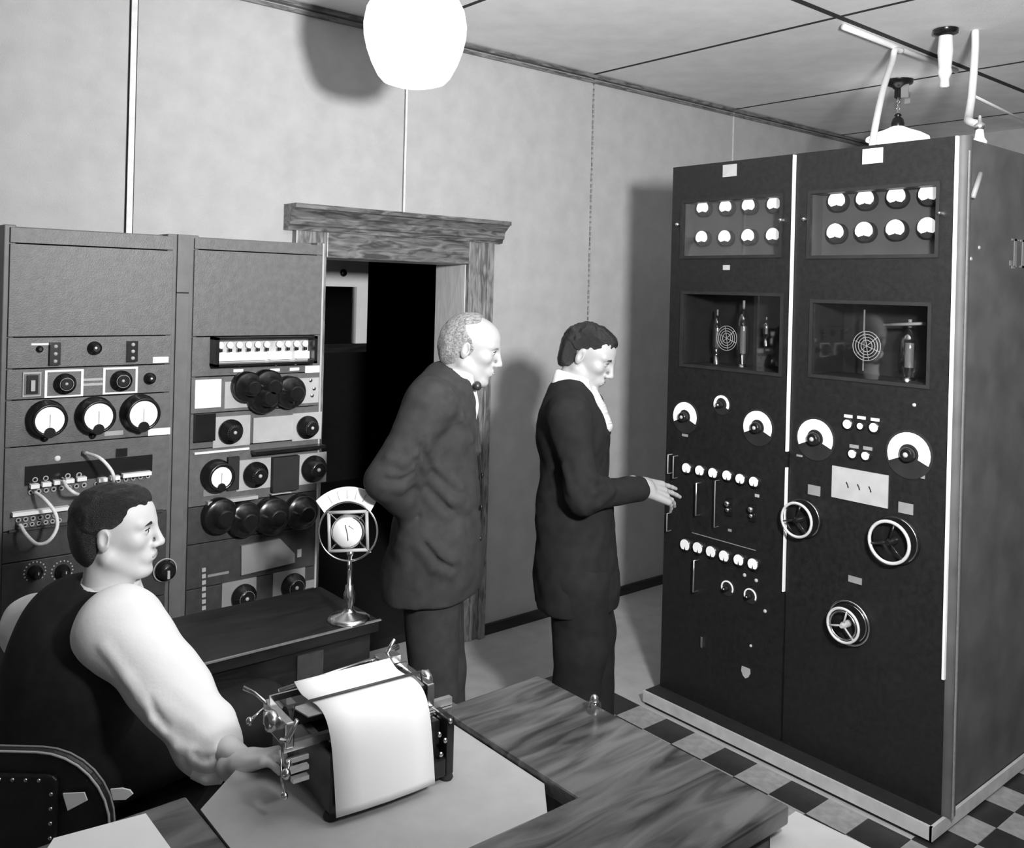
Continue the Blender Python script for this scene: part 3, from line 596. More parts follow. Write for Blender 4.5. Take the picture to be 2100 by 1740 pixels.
# ---- grey plate, small plates
p = CP(1763, 998); gpz = kplate(c1, 1763, 998, 76, 66, 'plate', 'instruction_plate', .004)
for k in (-1, 0, 1):
    q = Vector((XC - .0045, p.y - k * .042, p.z - .003)); MB().tube([q + Vector((0, .006, .010)), q + Vector((0, 0, 0)), q + Vector((0, -.002, -.009))], .0022, 5).build('key_slot', 'black', gpz)
kplate(c1, 1670, 1006, 17, 20, 'plate_d', 'label_plate'); kplate(c1, 1858, 1043, 19, 22, 'plate_d', 'label_plate'); kplate(c1, 1754, 1190, 18, 13, 'plate_d', 'label_plate')
# ---- hand wheels
def wheel(x, y, R, double=False):
    p = CP(x, y); R = rr(p, R); hp = .05; c = p + Vector((-hp, 0, 0))
    wl = MB().torus(c, GX, R, R * .085, 36, 8).build('handwheel', 'rim', c1)
    mb = MB()
    for a in (90 + 15, 210 + 15, 330 + 15): t = math.radians(a); mb.tube([c, c + Vector((0, math.cos(t), math.sin(t))) * R], R * .06, 6)
    mb.lathe([(R * .2, .0), (R * .2, hp), (R * .12, hp + .012)], p, GX, 14); mb.build('spokes_and_hub', 'black' if not double else 'plate', wl)
    MB().torus(p + Vector((-.012, 0, 0)), GX, R * 1.12, .0025, 36, 6, math.radians(-50), math.radians(75), (0, -1, 0)).build('scale_ring', 'nickel', wl)
    MB().lathe([(R * 1.2, 0), (R * 1.2, .008), (R * 1.1, .012)], p, GX, 30).build('back_plate', 'black', wl)
    if double:
        MB().torus(c, GX, R * .82, R * .05, 32, 6).torus(p + Vector((-.012, 0, 0)), GX, R * 1.3, .004, 36, 6).build('inner_ring', 'nickel', wl)
wheel(1649, 1063, 34); wheel(1838, 1108, 42); wheel(1744, 1277, 34, True)
# ---- shield badge and small latch low on the left cabinet
p = CP(1530, 1380); P = [(-.018, .02), (.018, .02), (.02, .002), (.012, -.014), (0, -.022), (-.012, -.014), (-.02, .002)]
MB().prism([(XC, p.y - u, p.z + v) for u, v in P], (-.004, 0, 0)).build('shield_badge', 'plate', c2)
mb = MB(); kbox(mb, 1441, 1317, 3, 22, .008); mb.build('latch', 'nickel', c2); cknob(c2, 1540, 1325, 3, 'plate', 'screw', .006)
# ---- lettering on the side of the right cabinet
def letters():
    mb = MB(); ys = 1.302 - .001; z0, z1 = 1.845, 1.945
    def st(x, w_, a=z0, b=z1): mb.box((x, ys - .0015, a), (x + w_, ys + .002, b))
    x = 3.405; st(x, .020); st(x - .022, .062, z1 - .007, z1); st(x - .035, .02, z0 + .004, z0 + .022); st(x - .018, .026, z0 - .006, z0 + .004)
    x = 3.475; st(x, .022); st(x - .016, .054, z1 - .007, z1); st(x - .016, .054, z0, z0 + .007)
    return mb.build('lettering', 'letter', c1)
letters()
for x, z, mt in ((3.02, 2.19, 'plate'), (3.06, 1.86, 'plate_d'), (3.03, 1.37, 'plate_d'), (3.0, .65, 'plate_d'), (3.12, 1.90, 'plate_d')): MB().lathe([(.007, 0), (.005, .004)], (x, 1.302, z), (0, -1, 0), 8).build('screw', mt, c1)
MB().tube([(3.045, 1.295, 2.06), (3.10, 1.295, 2.145)], .009, 6).build('stay_arm', 'plate_d', c1)
# ================================================================ DESK, TABLE, TYPEWRITER, MICROPHONE, CHAIR
DZ = .76; th = .036
desk = thing('typewriter_desk', 'dark walnut desk with strong grain and an open typewriter well, in the foreground', 'desk', (.8, 1.3, 0))
WX0, WX1, WY, DX0, DX1, DY0, DY1 = .628, 1.209, 1.212, -.35, 1.508, .947, 1.660
top = MB().prism([(DX0, DY0, DZ - th), (DX1, DY0, DZ - th), (DX1, DY1, DZ - th), (WX1, DY1, DZ - th), (WX1, WY, DZ - th), (WX0, WY, DZ - th), (WX0, DY1, DZ - th), (DX0, DY1, DZ - th)], (0, 0, th)).build('desk_top', 'desk', desk, .005)
MB().box((WX1 + .03, DY0 + .06, .0), (DX1 - .03, DY1 - .04, DZ - th)).build('pedestal', 'deskv', desk)
MB().box((DX0 + .03, DY0 + .06, .0), (WX0 - .30, DY1 - .04, DZ - th)).build('pedestal', 'deskv', desk)
for k in range(3): MB().box((WX1 + .045, DY0 + .048, .08 + k * .2), (DX1 - .045, DY0 + .06, .26 + k * .2)).build('drawer_front', 'deskv', desk, .003)
# typewriter shelf in the well and its felt-covered top
S = [onz(410, 1663, .745), onz(470, 1727, .745)]; 
shp = [(.640, 1.240), (1.165, 1.226), (onz(1122, 1668, .745).x, onz(1122, 1668, .745).y), (1.206, onz(1130, 1603, .745).y), (1.206, 1.60), (1.14, 1.655), (.80, 1.70), tuple(onz(497, 1566, .745).xy), tuple(onz(411, 1662, .745).xy), (.640, onz(470, 1728, .745).y)]
MB().prism([(x, y, .708) for x, y in shp], (0, 0, .034)).build('typewriter_shelf', 'deskv', desk)
MB().prism([(x, y, .742) for x, y in shp], (0, 0, .004)).build('shelf_pad', 'sheet', desk)
sl = [onz(1579, 1706, .70), onz(1579, 1760, .70), onz(1860, 1770, .70), onz(1628, 1668, .70)]
MB().prism([(1.28, .70, .685), (1.56, .70, .685), (1.56, .985, .685), (1.28, .985, .685)], (0, 0, .012)).build('writing_slide', 'deskv', desk)
pp = [onz(1579, 1700, .70), onz(1579, 1790, .70), onz(1890, 1790, .70), onz(1632, 1664, .70)]
tag(MB().prism([(p.x, p.y, .6975) for p in pp], (0, 0, .0022)).build('paper_sheet', 'sheet'), 'pale paper sheet on the pull-out slide under the desk edge, lower right', 'paper')
pq = [onz(110, 1722, DZ), onz(299, 1671, DZ), onz(352, 1745, DZ), onz(352, 1800, DZ), onz(60, 1800, DZ)]
tag(MB().prism([(p.x, p.y, DZ) for p in pq], (0, 0, .002)).build('paper_sheet', 'paper'), 'white paper sheet on the left end of the walnut desk', 'paper')
ink = thing('glass_inkwell', 'tiny glass inkwell at the far right edge of the walnut desk', 'inkwell', (1.478, 1.435, DZ))
MB().lathe([(.017, 0), (.018, .004), (.016, .022), (.009, .028)], (1.478, 1.435, DZ + .0005), (0, 0, 1), 14).build('glass_body', 'bulb', ink)
MB().lathe([(.0095, .028), (.0095, .036), (.003, .04)], (1.478, 1.435, DZ + .0005), (0, 0, 1), 12).build('stopper', 'nickel', ink)

# low dark table with the microphone
tb = thing('side_table', 'dark table with a thin bright front edge and nameplate, carrying the microphone', 'table', (1.08, 2.45, 0))
MB().box((.70, 2.258, .705), (1.415, 2.62, .74)).build('table_top', 'darkwood', tb, .003)
MB().box((.70, 2.250, .7385), (1.417, 2.258, .7425)).build('edge_strip', 'alu', tb)
MB().box((.72, 2.275, .60), (1.395, 2.29, .705)).build('front_apron', 'darkwood', tb)
for x in (.74, 1.375):
    for y in (2.31, 2.58): MB().box((x - .022, y - .022, 0), (x + .022, y + .022, .705)).build('leg', 'darkwood', tb)
q = ony(457, 1363, 2.274); npz = MB().box((q.x - .03, 2.270, q.z - .013), (q.x + .03, 2.275, q.z + .013)).build('name_plate', 'rackd', tb)
MB().box((q.x - .026, 2.2694, q.z - .004), (q.x + .026, 2.271, q.z + .004)).build('engraved_line', 'plate_d', npz)
MB().box((1.16, 2.268, .615), (1.24, 2.275, .69)).build('access_panel', 'rackd', tb)

mc = Vector((1.341, 2.308, .741))
mic = thing('table_microphone', 'round spring-hung microphone with a white fan-shaped flag on a slim table stand', 'microphone', mc)
MB().lathe([(.062, 0), (.062, .006), (.05, .014), (.022, .022), (.014, .03), (.012, .04), (.016, .05), (.017, .075), (.013, .085), (.012, .10), (.007, .105), (.0065, .185), (.010, .19), (.010, .198), (.006, .202)], mc, (0, 0, 1), 24).build('stand', 'nickel', mic)
dm = (mc - EYEP).dot(VIEW); mcen = atd(714, 1090, dm); sc = dm / FOC
nv = (-VIEW + UP * .05).normalized(); rv = (RIGHT * .997 + UP * .06).normalized(); rv = (rv - nv * rv.dot(nv)).normalized(); uv = nv.cross(rv)
def mp(u, v, h=0): return mcen + rv * u * sc + uv * v * sc + nv * h
MB().torus(mcen, nv, 60 * sc, .0032, 44, 8).build('suspension_ring', 'nickel', mic)
MB().tube([mp(0, -60), mp(0, -78)], .005, 8).build('ring_stem', 'nickel', mic)
sq = 39
mb = MB()
for a, b in (((-1, -1), (1, -1)), ((1, -1), (1, 1)), ((1, 1), (-1, 1)), ((-1, 1), (-1, -1))): mb.tube([mp(a[0] * sq, a[1] * sq), mp(b[0] * sq, b[1] * sq)], .0052, 6)
mb.build('square_frame', 'plate', mic)
mb = MB()
for a in ((1, 1), (1, -1), (-1, 1), (-1, -1)):
    P = []
    for k in range(25): t = k / 24; u = 24 + (44 - 24) * t; P.append(mp(a[0] * u + math.cos(k * 2.1) * 2.2, a[1] * u + math.sin(k * 2.1) * 2.2, math.sin(k * 2.1) * .003))
    mb.tube(P, .0014, 5)
mb.build('springs', 'nickel', mic)
cap = MB().lathe([(32 * sc, -.028), (34 * sc, -.02), (34 * sc, .008), (30 * sc, .014)], mcen, nv, 30).build('capsule', 'nickel', mic)
MB().lathe([(30 * sc, .0142), (29 * sc, .018), (.001, .019)], mcen, nv, 30).build('face_disc', 'white', cap)
MB().tube([mp(-3, 16, .020), mp(1, -2, .0205), mp(2, -16, .020)], .0012, 5).tube([mp(4, 14, .020), mp(14, 6, .019)], .0008, 5).build('face_crack_line', 'rackd', cap)
P = []; n = 20
for k in range(n + 1): t = math.radians(46 + 89 * k / n); P.append(mp(91 * math.cos(t), 89 * math.sin(t) + 1, -.006))
Q = []
for k in range(n + 1): t = math.radians(141 - 102 * k / n); Q.append(mp(60 * math.cos(t), 60 * math.sin(t), -.006))
W = P + Q; N = len(W); fs = []; W2 = W + [p + nv * .008 for p in W]
for k in range(n):
    a, b, c, d = k, k + 1, N - 2 - k, N - 1 - k; fs += [(d, c, b, a), (a + N, b + N, c + N, d + N), (a, a + N, b + N, b), (c, c + N, d + N, d)]
fs += [(0, N - 1, 2 * N - 1, N), (n, n + N, n + 1 + N, n + 1)]
fl = MB().add(W2, fs, False).build('flag', 'paper', mic)
for u, ang in ((0, 118), (1, 104), (2, 90), (3, 76), (4, 62)):
    t = math.radians(ang); r0, r1 = 66, 84; MB().tube([mp(r0 * math.cos(t), r0 * math.sin(t), .0025), mp(r1 * math.cos(t), r1 * math.sin(t), .0025)], .0011, 4).build('flag_stroke', 'plate', fl)

# ---- typewriter: seen from behind
TR = Matrix.Rotation(math.radians(-4), 4, 'Z'); TO = Vector((.948, 1.545, .7462))
tw = thing('typewriter', 'black office typewriter seen from behind, bright carriage parts, sheet of paper in it', 'typewriter', TO)
class TB(MB):
    kx, dx = .91, 0.0
    def build(s, name, mats, parent=None, bevel=0, **k):
        s.v = [TR @ (Vector((p.x * s.kx + s.dx, p.y, p.z))) + TO for p in s.v]; return MB.build(s, name, mats, parent, bevel, **k)
fr = TB().box((-.145, -.115, .012), (-.125, .17, .125)).box((.125, -.115, .012), (.145, .17, .125)).box((-.125, -.115, .012), (.125, -.098, .05)).box((-.125, -.09, .03), (.125, .06, .115)).box((-.145, .10, .012), (.145, .17, .05))
fr.build('body_frame', 'enamel', tw, .004)
for x in (-.135, .135):
    for y in (-.10, .15): TB().lathe([(.014, 0), (.016, .004), (.012, .013)], (x, y, 0), (0, 0, 1), 12).build('foot', 'rubber', tw)
TB().box((-.14, .04, .115), (.14, .11, .15)).lathe([(.075, 0), (.075, .01)], (0, .075, .118), (0, .6, .8), 20).build('type_basket', 'enamel', tw)
for row in range(4):
    for k in range(10):
        TB().lathe([(.0075, 0), (.0075, .004)], (-.105 + k * .0225 + row * .005, .115 + row * .018, .10 - row * .014), (0, -.1, 1), 8).build('key', 'plate', tw)
TB().lathe([(.006, -.09), (.006, .09)], (0, .19, .045), (1, 0, 0), 8).build('space_bar', 'darkwood', tw)
cz = .168
TB.kx, TB.dx = .78, -.045
car = TB().cyl((-.175, -.02, cz), (.175, -.02, cz), .019, seg=20).build('platen', 'rubber', tw)
for sx in (-1, 1): TB().lathe([(.016, 0), (.019, .004), (.019, .018), (.012, .022)], (sx * .20, -.02, cz), (sx, 0, 0), 16).build('platen_knob', 'nickel', tw)
for sx in (-.20, .178): TB().box((sx, -.07, cz - .035), (sx + .022, .045, cz + .012)).build('carriage_end', 'nickel', tw, .003)
TB().box((-.20, -.062, cz - .045), (.26, -.050, cz - .030)).box((-.2, .02, cz - .04), (.2, .032, cz - .028)).build('carriage_rail', 'alu', tw)
TB().prism([(-.165, -.03, cz + .018), (.165, -.03, cz + .018), (.155, -.085, cz + .020), (-.155, -.085, cz + .020)], (0, -.002, .003)).build('paper_table', 'alu', tw)
TB().box((-.19, .030, cz + .010), (.19, .035, cz + .022)).build('paper_scale', 'nickel', tw)
TB().tube([(-.205, -.06, cz - .02), (-.205, -.09, cz - .01), (-.19, -.10, cz + .03)], .005, 6).build('release_lever', 'nickel', tw)
TB().tube([(-.20, .03, cz + .012), (-.215, .06, cz + .022), (-.23, .085, cz + .025)], [.004, .0035, .005], 8).build('return_lever', 'nickel', tw)
TB().tube([(-.205, -.055, cz - .04), (-.21, -.075, cz - .085), (-.205, -.08, cz - .105)], .0025, 6).ball((-.205, -.08, cz - .112), .008).build('margin_release', 'nickel', tw)
for x_, y_, z_, r_ in ((-.205, -.085, cz - .07, .010), (-.235, .04, cz - .02, .008)): TB().ball((x_, y_, z_), r_).tube([(x_, y_, z_), (-.19, y_ + .01, z_ + .015)], .003, 6).build('carriage_knob', 'nickel', tw)
mb = TB()
for k in range(5): mb.box((.16 + k * .021, -.066, cz - .075), (.172 + k * .021, -.052, cz - .052))
mb.box((.15, -.07, cz - .052), (.27, -.05, cz - .046)); mb.build('tab_stops', 'nickel', tw)
mb = TB()
for k in range(3): mb.box((-.20 + k * .008, -.075 - k * .002, cz - .06 - k * .018), (-.145, -.066, cz - .052 - k * .018))
mb.build('tab_rack', 'nickel', tw)
TB().tube([(-.16, .045, cz + .022), (.14, .055, cz + .036)], .0035, 8).tube([(.14, .055, cz + .036), (.165, .05, cz + .066)], .0045, 6).tube([(.10, .05, cz + .028), (.19, .07, cz + .04)], .006, 6).box((.11, .03, cz + .025), (.17, .06, cz + .04)).build('line_gauge', 'nickel', tw)
TB.kx, TB.dx = .91, 0.0
mb = TB()
for x, z in ((.105, .10), (.12, .085), (.11, .06), (.132, .12), (-.13, .13)): TB().ball((x, -.116, z), .006, (0, -1, 0), .7, 8, 5).build('screw_head', 'nickel', tw)
TB.kx, TB.dx = .78, -.045
TB().tube([(-.178, -.052, cz + .0), (-.17, -.052, cz + .034), (.17, -.052, cz + .034), (.178, -.052, cz + .0)], .0028, 6).build('paper_bail', 'rackd', tw)
TB.kx, TB.dx = .91, 0.0
# sheet of paper coming over the platen and hanging behind
Pp = bez([(-.0, .020, cz + .043), (0, -.005, cz + .030), (0, -.035, cz + .028), (0, -.070, cz + .029), (0, -.100, cz + .016), (0, -.118, cz - .02), (0, -.128, cz - .085), (0, -.134, .018)], 5)
vs = []; nn = len(Pp); fs = []
for i, p in enumerate(Pp):
    s_ = i / (nn - 1)
    for u in (-.115, -.058, 0, .056, .111): vs.append(p + Vector((u - .050 + .024 * s_, -.004 * math.cos(u * 16) * s_, 0)))
for i in range(nn - 1):
    for k in range(4): a = i * 5 + k; fs.append((a, a + 1, a + 6, a + 5))
pb = TB().add(vs, fs, True); po = pb.build('typing_paper', 'paper'); tag(po, 'white sheet of typing paper hanging down the back of the typewriter', 'paper')
sm = po.modifiers.new('thick', 'SOLIDIFY'); sm.thickness = .0008

# ---- leather chair with a brass-nailed back, turned away from the camera
CD = 1.80
cb = atd(4, 1600, CD); cb.z = 0
def cf(u, w_, z): return cb + RIGHT * u + VIEW * w_ + UP * z
ch = thing('leather_chair', 'dark leather desk chair with nail-studded back, lower left corner', 'chair', cf(0, .25, 0))
zb0, zb1, hw = .50, .772, .222
def arch(hw, z0, z1, rc, n=8):
    P = [(-hw, z0)]
    for k in range(n + 1): t = math.pi - (math.pi / 2) * k / n; P.append((-hw + rc + rc * math.cos(t), z1 - rc + rc * math.sin(t)))
    for k in range(n + 1): t = math.pi / 2 - (math.pi / 2) * k / n; P.append((hw - rc + rc * math.cos(t), z1 - rc + rc * math.sin(t)))
    P.append((hw, z0)); return P
MB().prism([cf(u, 0, z) for u, z in arch(hw, zb0, zb1, .15)], VIEW * .016).build('backrest', 'leather', ch, .01)
MB().tube([cf(u, -.002, z) for u, z in arch(hw - .003, zb0, zb1 - .003, .15)], .0026, 6).build('back_piping', 'plate', ch)
MB().tube([cf(u, .016, z) for u, z in arch(hw - .001, zb0, zb1 - .001, .15)], .0022, 6).build('back_piping', 'plate_d', ch)
MB().prism([cf(u, -.009, z) for u, z in arch(.115, zb0, zb1 - .045, .02, 3)], VIEW * .01).build('back_pad', 'leather', ch, .004)
mb = MB(); AR = arch(.104, zb0, zb1 - .055, .012, 2)
for a, b in zip(AR[:-1], AR[1:]):
    L_ = math.dist(a, b); n = int(L_ / .026)
    for k in range(n): u = a[0] + (b[0] - a[0]) * (k + .5) / n; z = a[1] + (b[1] - a[1]) * (k + .5) / n; mb.ball(cf(u, -.010, z), .0045, -VIEW, .6, 8, 5)
mb.build('brass_nails', 'nickel', ch, kind='stuff')
def cbx(mb, lo, hi): return mb.box(lo, hi, lambda a, b, c: cf(a, b, c))
cbx(MB(), (-.17, .02, .40), (.29, .50, .46)).build('seat', 'leather', ch, .02)
MB().cyl(cf(.06, .27, .10), cf(.06, .27, .40), .028).build('pedestal', 'blackm', ch)
for k in range(4):
    t = math.pi / 4 + k * math.pi / 2; e = cf(.06 + .25 * math.cos(t), .27 + .25 * math.sin(t), .055); MB().tube([cf(.06, .27, .12), e], [.022, .014], 8).ball(e - Vector((0, 0, .028)), .026).build('leg', 'blackm', ch)
cbx(MB(), (-.03, .017, .42), (.03, .04, .55)).build('back_post', 'blackm', ch)
def card(name, lab, P, e): tag(MB().prism(P, e).build(name, 'paper'), lab, 'paper')
card('paper_tag', 'small folded white paper stuck on the chair back', [atd(x, y, CD - .0105) for x, y in ((130, 1627), (174, 1625), (180, 1641), (140, 1662))], VIEW * -.003)
card('paper_slip', 'white paper slip showing past the right edge of the chair back', [atd(x, y, CD + .05) for x, y in ((226, 1620), (250, 1618), (266, 1622), (272, 1630), (258, 1641), (232, 1642))], VIEW * .004)
# ================================================================ PEOPLE: bodies and clothes as blended implicit surfaces
class Field:
    def __init__(s, lo, hi, h):
        s.h = h; s.lo = np.array(lo, float); n = np.ceil((np.array(hi) - s.lo) / h).astype(int) + 1
        s.n = n; s.F = np.full(n, 1.0, np.float32)
    def _win(s, lo, hi):
        a = np.clip(np.floor((lo - s.lo) / s.h).astype(int), 0, s.n); b = np.clip(np.ceil((hi - s.lo) / s.h).astype(int) + 1, 0, s.n)
        if np.any(b <= a): return None
        ax = [s.lo[i] + s.h * np.arange(a[i], b[i]) for i in range(3)]
        return tuple(slice(a[i], b[i]) for i in range(3)), np.meshgrid(*ax, indexing='ij')
    def _op(s, lo, hi, k, fn, sub):
        m = 2 * s.h + k * 1.5 + .01
        w_ = s._win(np.array(lo) - m, np.array(hi) + m)
        if w_ is None: return s
        sl, (X, Y, Z) = w_
        d = fn(X, Y, Z).astype(np.float32); F = s.F[sl]
        if sub: d = -d; hh = np.maximum(k - np.abs(F - d), 0) / max(k, 1e-6); s.F[sl] = np.maximum(F, d) + hh * hh * k * .25
        else: hh = np.maximum(k - np.abs(F - d), 0) / max(k, 1e-6); s.F[sl] = np.minimum(F, d) - hh * hh * k * .25
        return s
    def cap(s, a, b, ra, rb=None, k=.02, sub=False):
        a, b = np.array(a, float), np.array(b, float); rb = ra if rb is None else rb; ab = b - a; L2 = max(ab @ ab, 1e-9); R = max(ra, rb)
        def fn(X, Y, Z):
            t = np.clip(((X - a[0]) * ab[0] + (Y - a[1]) * ab[1] + (Z - a[2]) * ab[2]) / L2, 0, 1)
            return np.sqrt((X - a[0] - t * ab[0]) ** 2 + (Y - a[1] - t * ab[1]) ** 2 + (Z - a[2] - t * ab[2]) ** 2) - (ra + (rb - ra) * t)
        return s._op(np.minimum(a, b) - R, np.maximum(a, b) + R, k, fn, sub)
    def ell(s, c, r, M_=None, k=.02, sub=False):
        c = np.array(c, float); r = np.array(r, float); M_ = np.eye(3) if M_ is None else np.array(M_); R = r.max()
        def fn(X, Y, Z):
            dx, dy, dz = X - c[0], Y - c[1], Z - c[2]
            u = [(dx * M_[0, i] + dy * M_[1, i] + dz * M_[2, i]) for i in range(3)]
            k0 = np.sqrt(sum((u[i] / r[i]) ** 2 for i in range(3))); k1 = np.sqrt(sum((u[i] / r[i] ** 2) ** 2 for i in range(3)))
            return k0 * (k0 - 1) / np.maximum(k1, 1e-6)
        return s._op(c - R, c + R, k, fn, sub)
    def half(s, c, nrm, k=.005):          # cut away everything on the side nrm points to
        c = np.array(c, float); nrm = np.array(nrm, float); nrm /= np.linalg.norm(nrm)
        X, Y, Z = np.meshgrid(*[s.lo[i] + s.h * np.arange(s.n[i]) for i in range(3)], indexing='ij')
        d = ((X - c[0]) * nrm[0] + (Y - c[1]) * nrm[1] + (Z - c[2]) * nrm[2]).astype(np.float32)
        hh = np.maximum(k - np.abs(s.F - d), 0) / k; s.F = np.maximum(s.F, d) + hh * hh * k * .25; return s
    def hit(s, x, y, d0=1.6, d1=3.6):      # first surface point seen along a pixel's ray
        r_ = np.array(ray(x, y)) / FOC
        for d in np.arange(d0, d1, .003):
            p = np.array(EYEP) + r_ * d; i = np.round((p - s.lo) / s.h).astype(int)
            if np.all(i >= 0) and np.all(i < s.n) and s.F[tuple(i)] < 0: return p
        return None
    def folds(s, lines, r=.012, sink=.007, k=.016, sub=False):
        hits = []
        for ln in lines: hits.append([q for q in (s.hit(*ln[0]), s.hit(*ln[1]), s.hit(*ln[2])) if q is not None])
        for P in hits:
            for a, b in zip(P[:-1], P[1:]):
                if np.linalg.norm(a - b) < .25: s.cap(a + np.array(VIEW) * sink * (-.2 if sub else 1), b + np.array(VIEW) * sink * (-.2 if sub else 1), r, r * .8, k, sub)
        return s
    def ripple(s, amp, f, seed=0, near=.03):
        X, Y, Z = np.meshgrid(*[(s.lo[i] + s.h * np.arange(s.n[i])).astype(np.float32) for i in range(3)], indexing='ij')
        rs = np.random.RandomState(seed); w_ = np.zeros_like(s.F)
        for _ in range(5):
            v = rs.normal(size=3); v /= np.linalg.norm(v); v *= f * rs.uniform(.6, 1.5); q = rs.normal(size=3) * f * .35
            w_ += np.sin(v[0] * X + v[1] * Y + v[2] * Z + 1.3 * np.sin(q[0] * X + q[1] * Y + q[2] * Z) + rs.uniform(0, 6)) ** 3
        s.F += (w_ * amp / 2.2).astype(np.float32) * (np.abs(s.F) < near); return s
    def mesh(s):
        F = s.F; ins = F < 0; n = np.array(F.shape) - 1
        cnt = np.zeros(n, np.int8)
        for dx in (0, 1):
            for dy in (0, 1):
                for dz in (0, 1): cnt += ins[dx:dx + n[0], dy:dy + n[1], dz:dz + n[2]]
        act = np.argwhere((cnt > 0) & (cnt < 8)); idx = np.full(n, -1, np.int64); idx[tuple(act.T)] = np.arange(len(act))
        acc = np.zeros((len(act), 3)); num = np.zeros(len(act))
        cor = [(a, b, c) for a in (0, 1) for b in (0, 1) for c in (0, 1)]
        for i, p in enumerate(cor):
            for q in cor[i + 1:]:
                if sum(abs(p[j] - q[j]) for j in range(3)) != 1: continue
                f0 = F[act[:, 0] + p[0], act[:, 1] + p[1], act[:, 2] + p[2]]; f1 = F[act[:, 0] + q[0], act[:, 1] + q[1], act[:, 2] + q[2]]
                mk = (f0 < 0) != (f1 < 0); t = np.where(mk, f0 / np.where(mk, f0 - f1, 1), 0)
                P = np.array(p)[None] + (np.array(q) - np.array(p))[None] * t[:, None]; acc += P * mk[:, None]; num += mk
        V_ = s.lo + s.h * (act + acc / num[:, None])
        Q = []
        for ax in range(3):
            o = [(1, 2), (2, 0), (0, 1)][ax]; sh = list(F.shape)
            lo_ = [slice(1, sh[i] - 1) for i in range(3)]; hi_ = list(lo_); lo_[ax] = slice(0, sh[ax] - 1); hi_[ax] = slice(1, sh[ax])
            A, B = ins[tuple(lo_)], ins[tuple(hi_)]; e = np.argwhere(A != B)
            base = e + np.array([0 if i == ax else 1 for i in range(3)]); fl = A[tuple(e.T)]
            def ce(du, dv): c = base.copy(); c[:, o[0]] -= du; c[:, o[1]] -= dv; return idx[tuple(c.T)]
            q = np.stack([ce(1, 1), ce(0, 1), ce(0, 0), ce(1, 0)], 1); q[~fl] = q[~fl][:, ::-1]; Q.append(q)
        Q = np.concatenate(Q); Q = Q[(Q >= 0).all(1)]
        return V_, Q
def fmesh(name, fields, mats, parent=None, smooth=1, w0=None, **props):
    Vs, Qs, off = [], [], 0
    mi = []
    for j, f in enumerate(fields):
        v, q = f.mesh(); Vs.append(v); Qs.append(q + off); off += len(v); mi += [min(j, len(mats) - 1)] * len(q)
    V_ = np.concatenate(Vs); Q = np.concatenate(Qs)
    for _ in range(smooth):
        acc = np.zeros_like(V_); n = np.zeros(len(V_))
        for a in range(4):
            b = (a + 1) % 4; np.add.at(acc, Q[:, a], V_[Q[:, b]]); np.add.at(acc, Q[:, b], V_[Q[:, a]]); np.add.at(n, Q[:, a], 1); np.add.at(n, Q[:, b], 1)
        V_ = V_ * .5 + .5 * acc / np.maximum(n, 1)[:, None]
    lo, hi = V_.min(0), V_.max(0); o0 = np.array([(lo[0] + hi[0]) / 2, (lo[1] + hi[1]) / 2, lo[2] if parent is None else (lo[2] + hi[2]) / 2]) if w0 is None else np.array(w0)
    me = bpy.data.meshes.new(name); me.vertices.add(len(V_)); me.vertices.foreach_set('co', (V_ - o0).astype(np.float32).ravel())
    me.loops.add(Q.size); me.loops.foreach_set('vertex_index', Q.astype(np.int32).ravel()); me.polygons.add(len(Q))
    me.polygons.foreach_set('loop_start', np.arange(0, Q.size, 4, dtype=np.int32))
    for mt in mats: me.materials.append(M[mt])
    me.polygons.foreach_set('use_smooth', np.ones(len(Q), bool)); me.update(calc_edges=True); me.validate()
    if len(me.polygons) == len(mi): me.polygons.foreach_set('material_index', np.array(mi, np.int32))
    o = bpy.data.objects.new(name, me); COL.objects.link(o); place(o, Vector(o0), parent, props); return o
def A3(v): return np.array([v[0], v[1], v[2]], float)
def nrm(v): v = np.array(v, float); return v / np.linalg.norm(v)
def fr3(fwd, up=(0, 0, 1)):               # columns: forward, left, up
    f = nrm(fwd); u = np.array(up, float); u = nrm(u - f * (u @ f)); l = np.cross(u, f); return np.stack([f, l, u], 1)

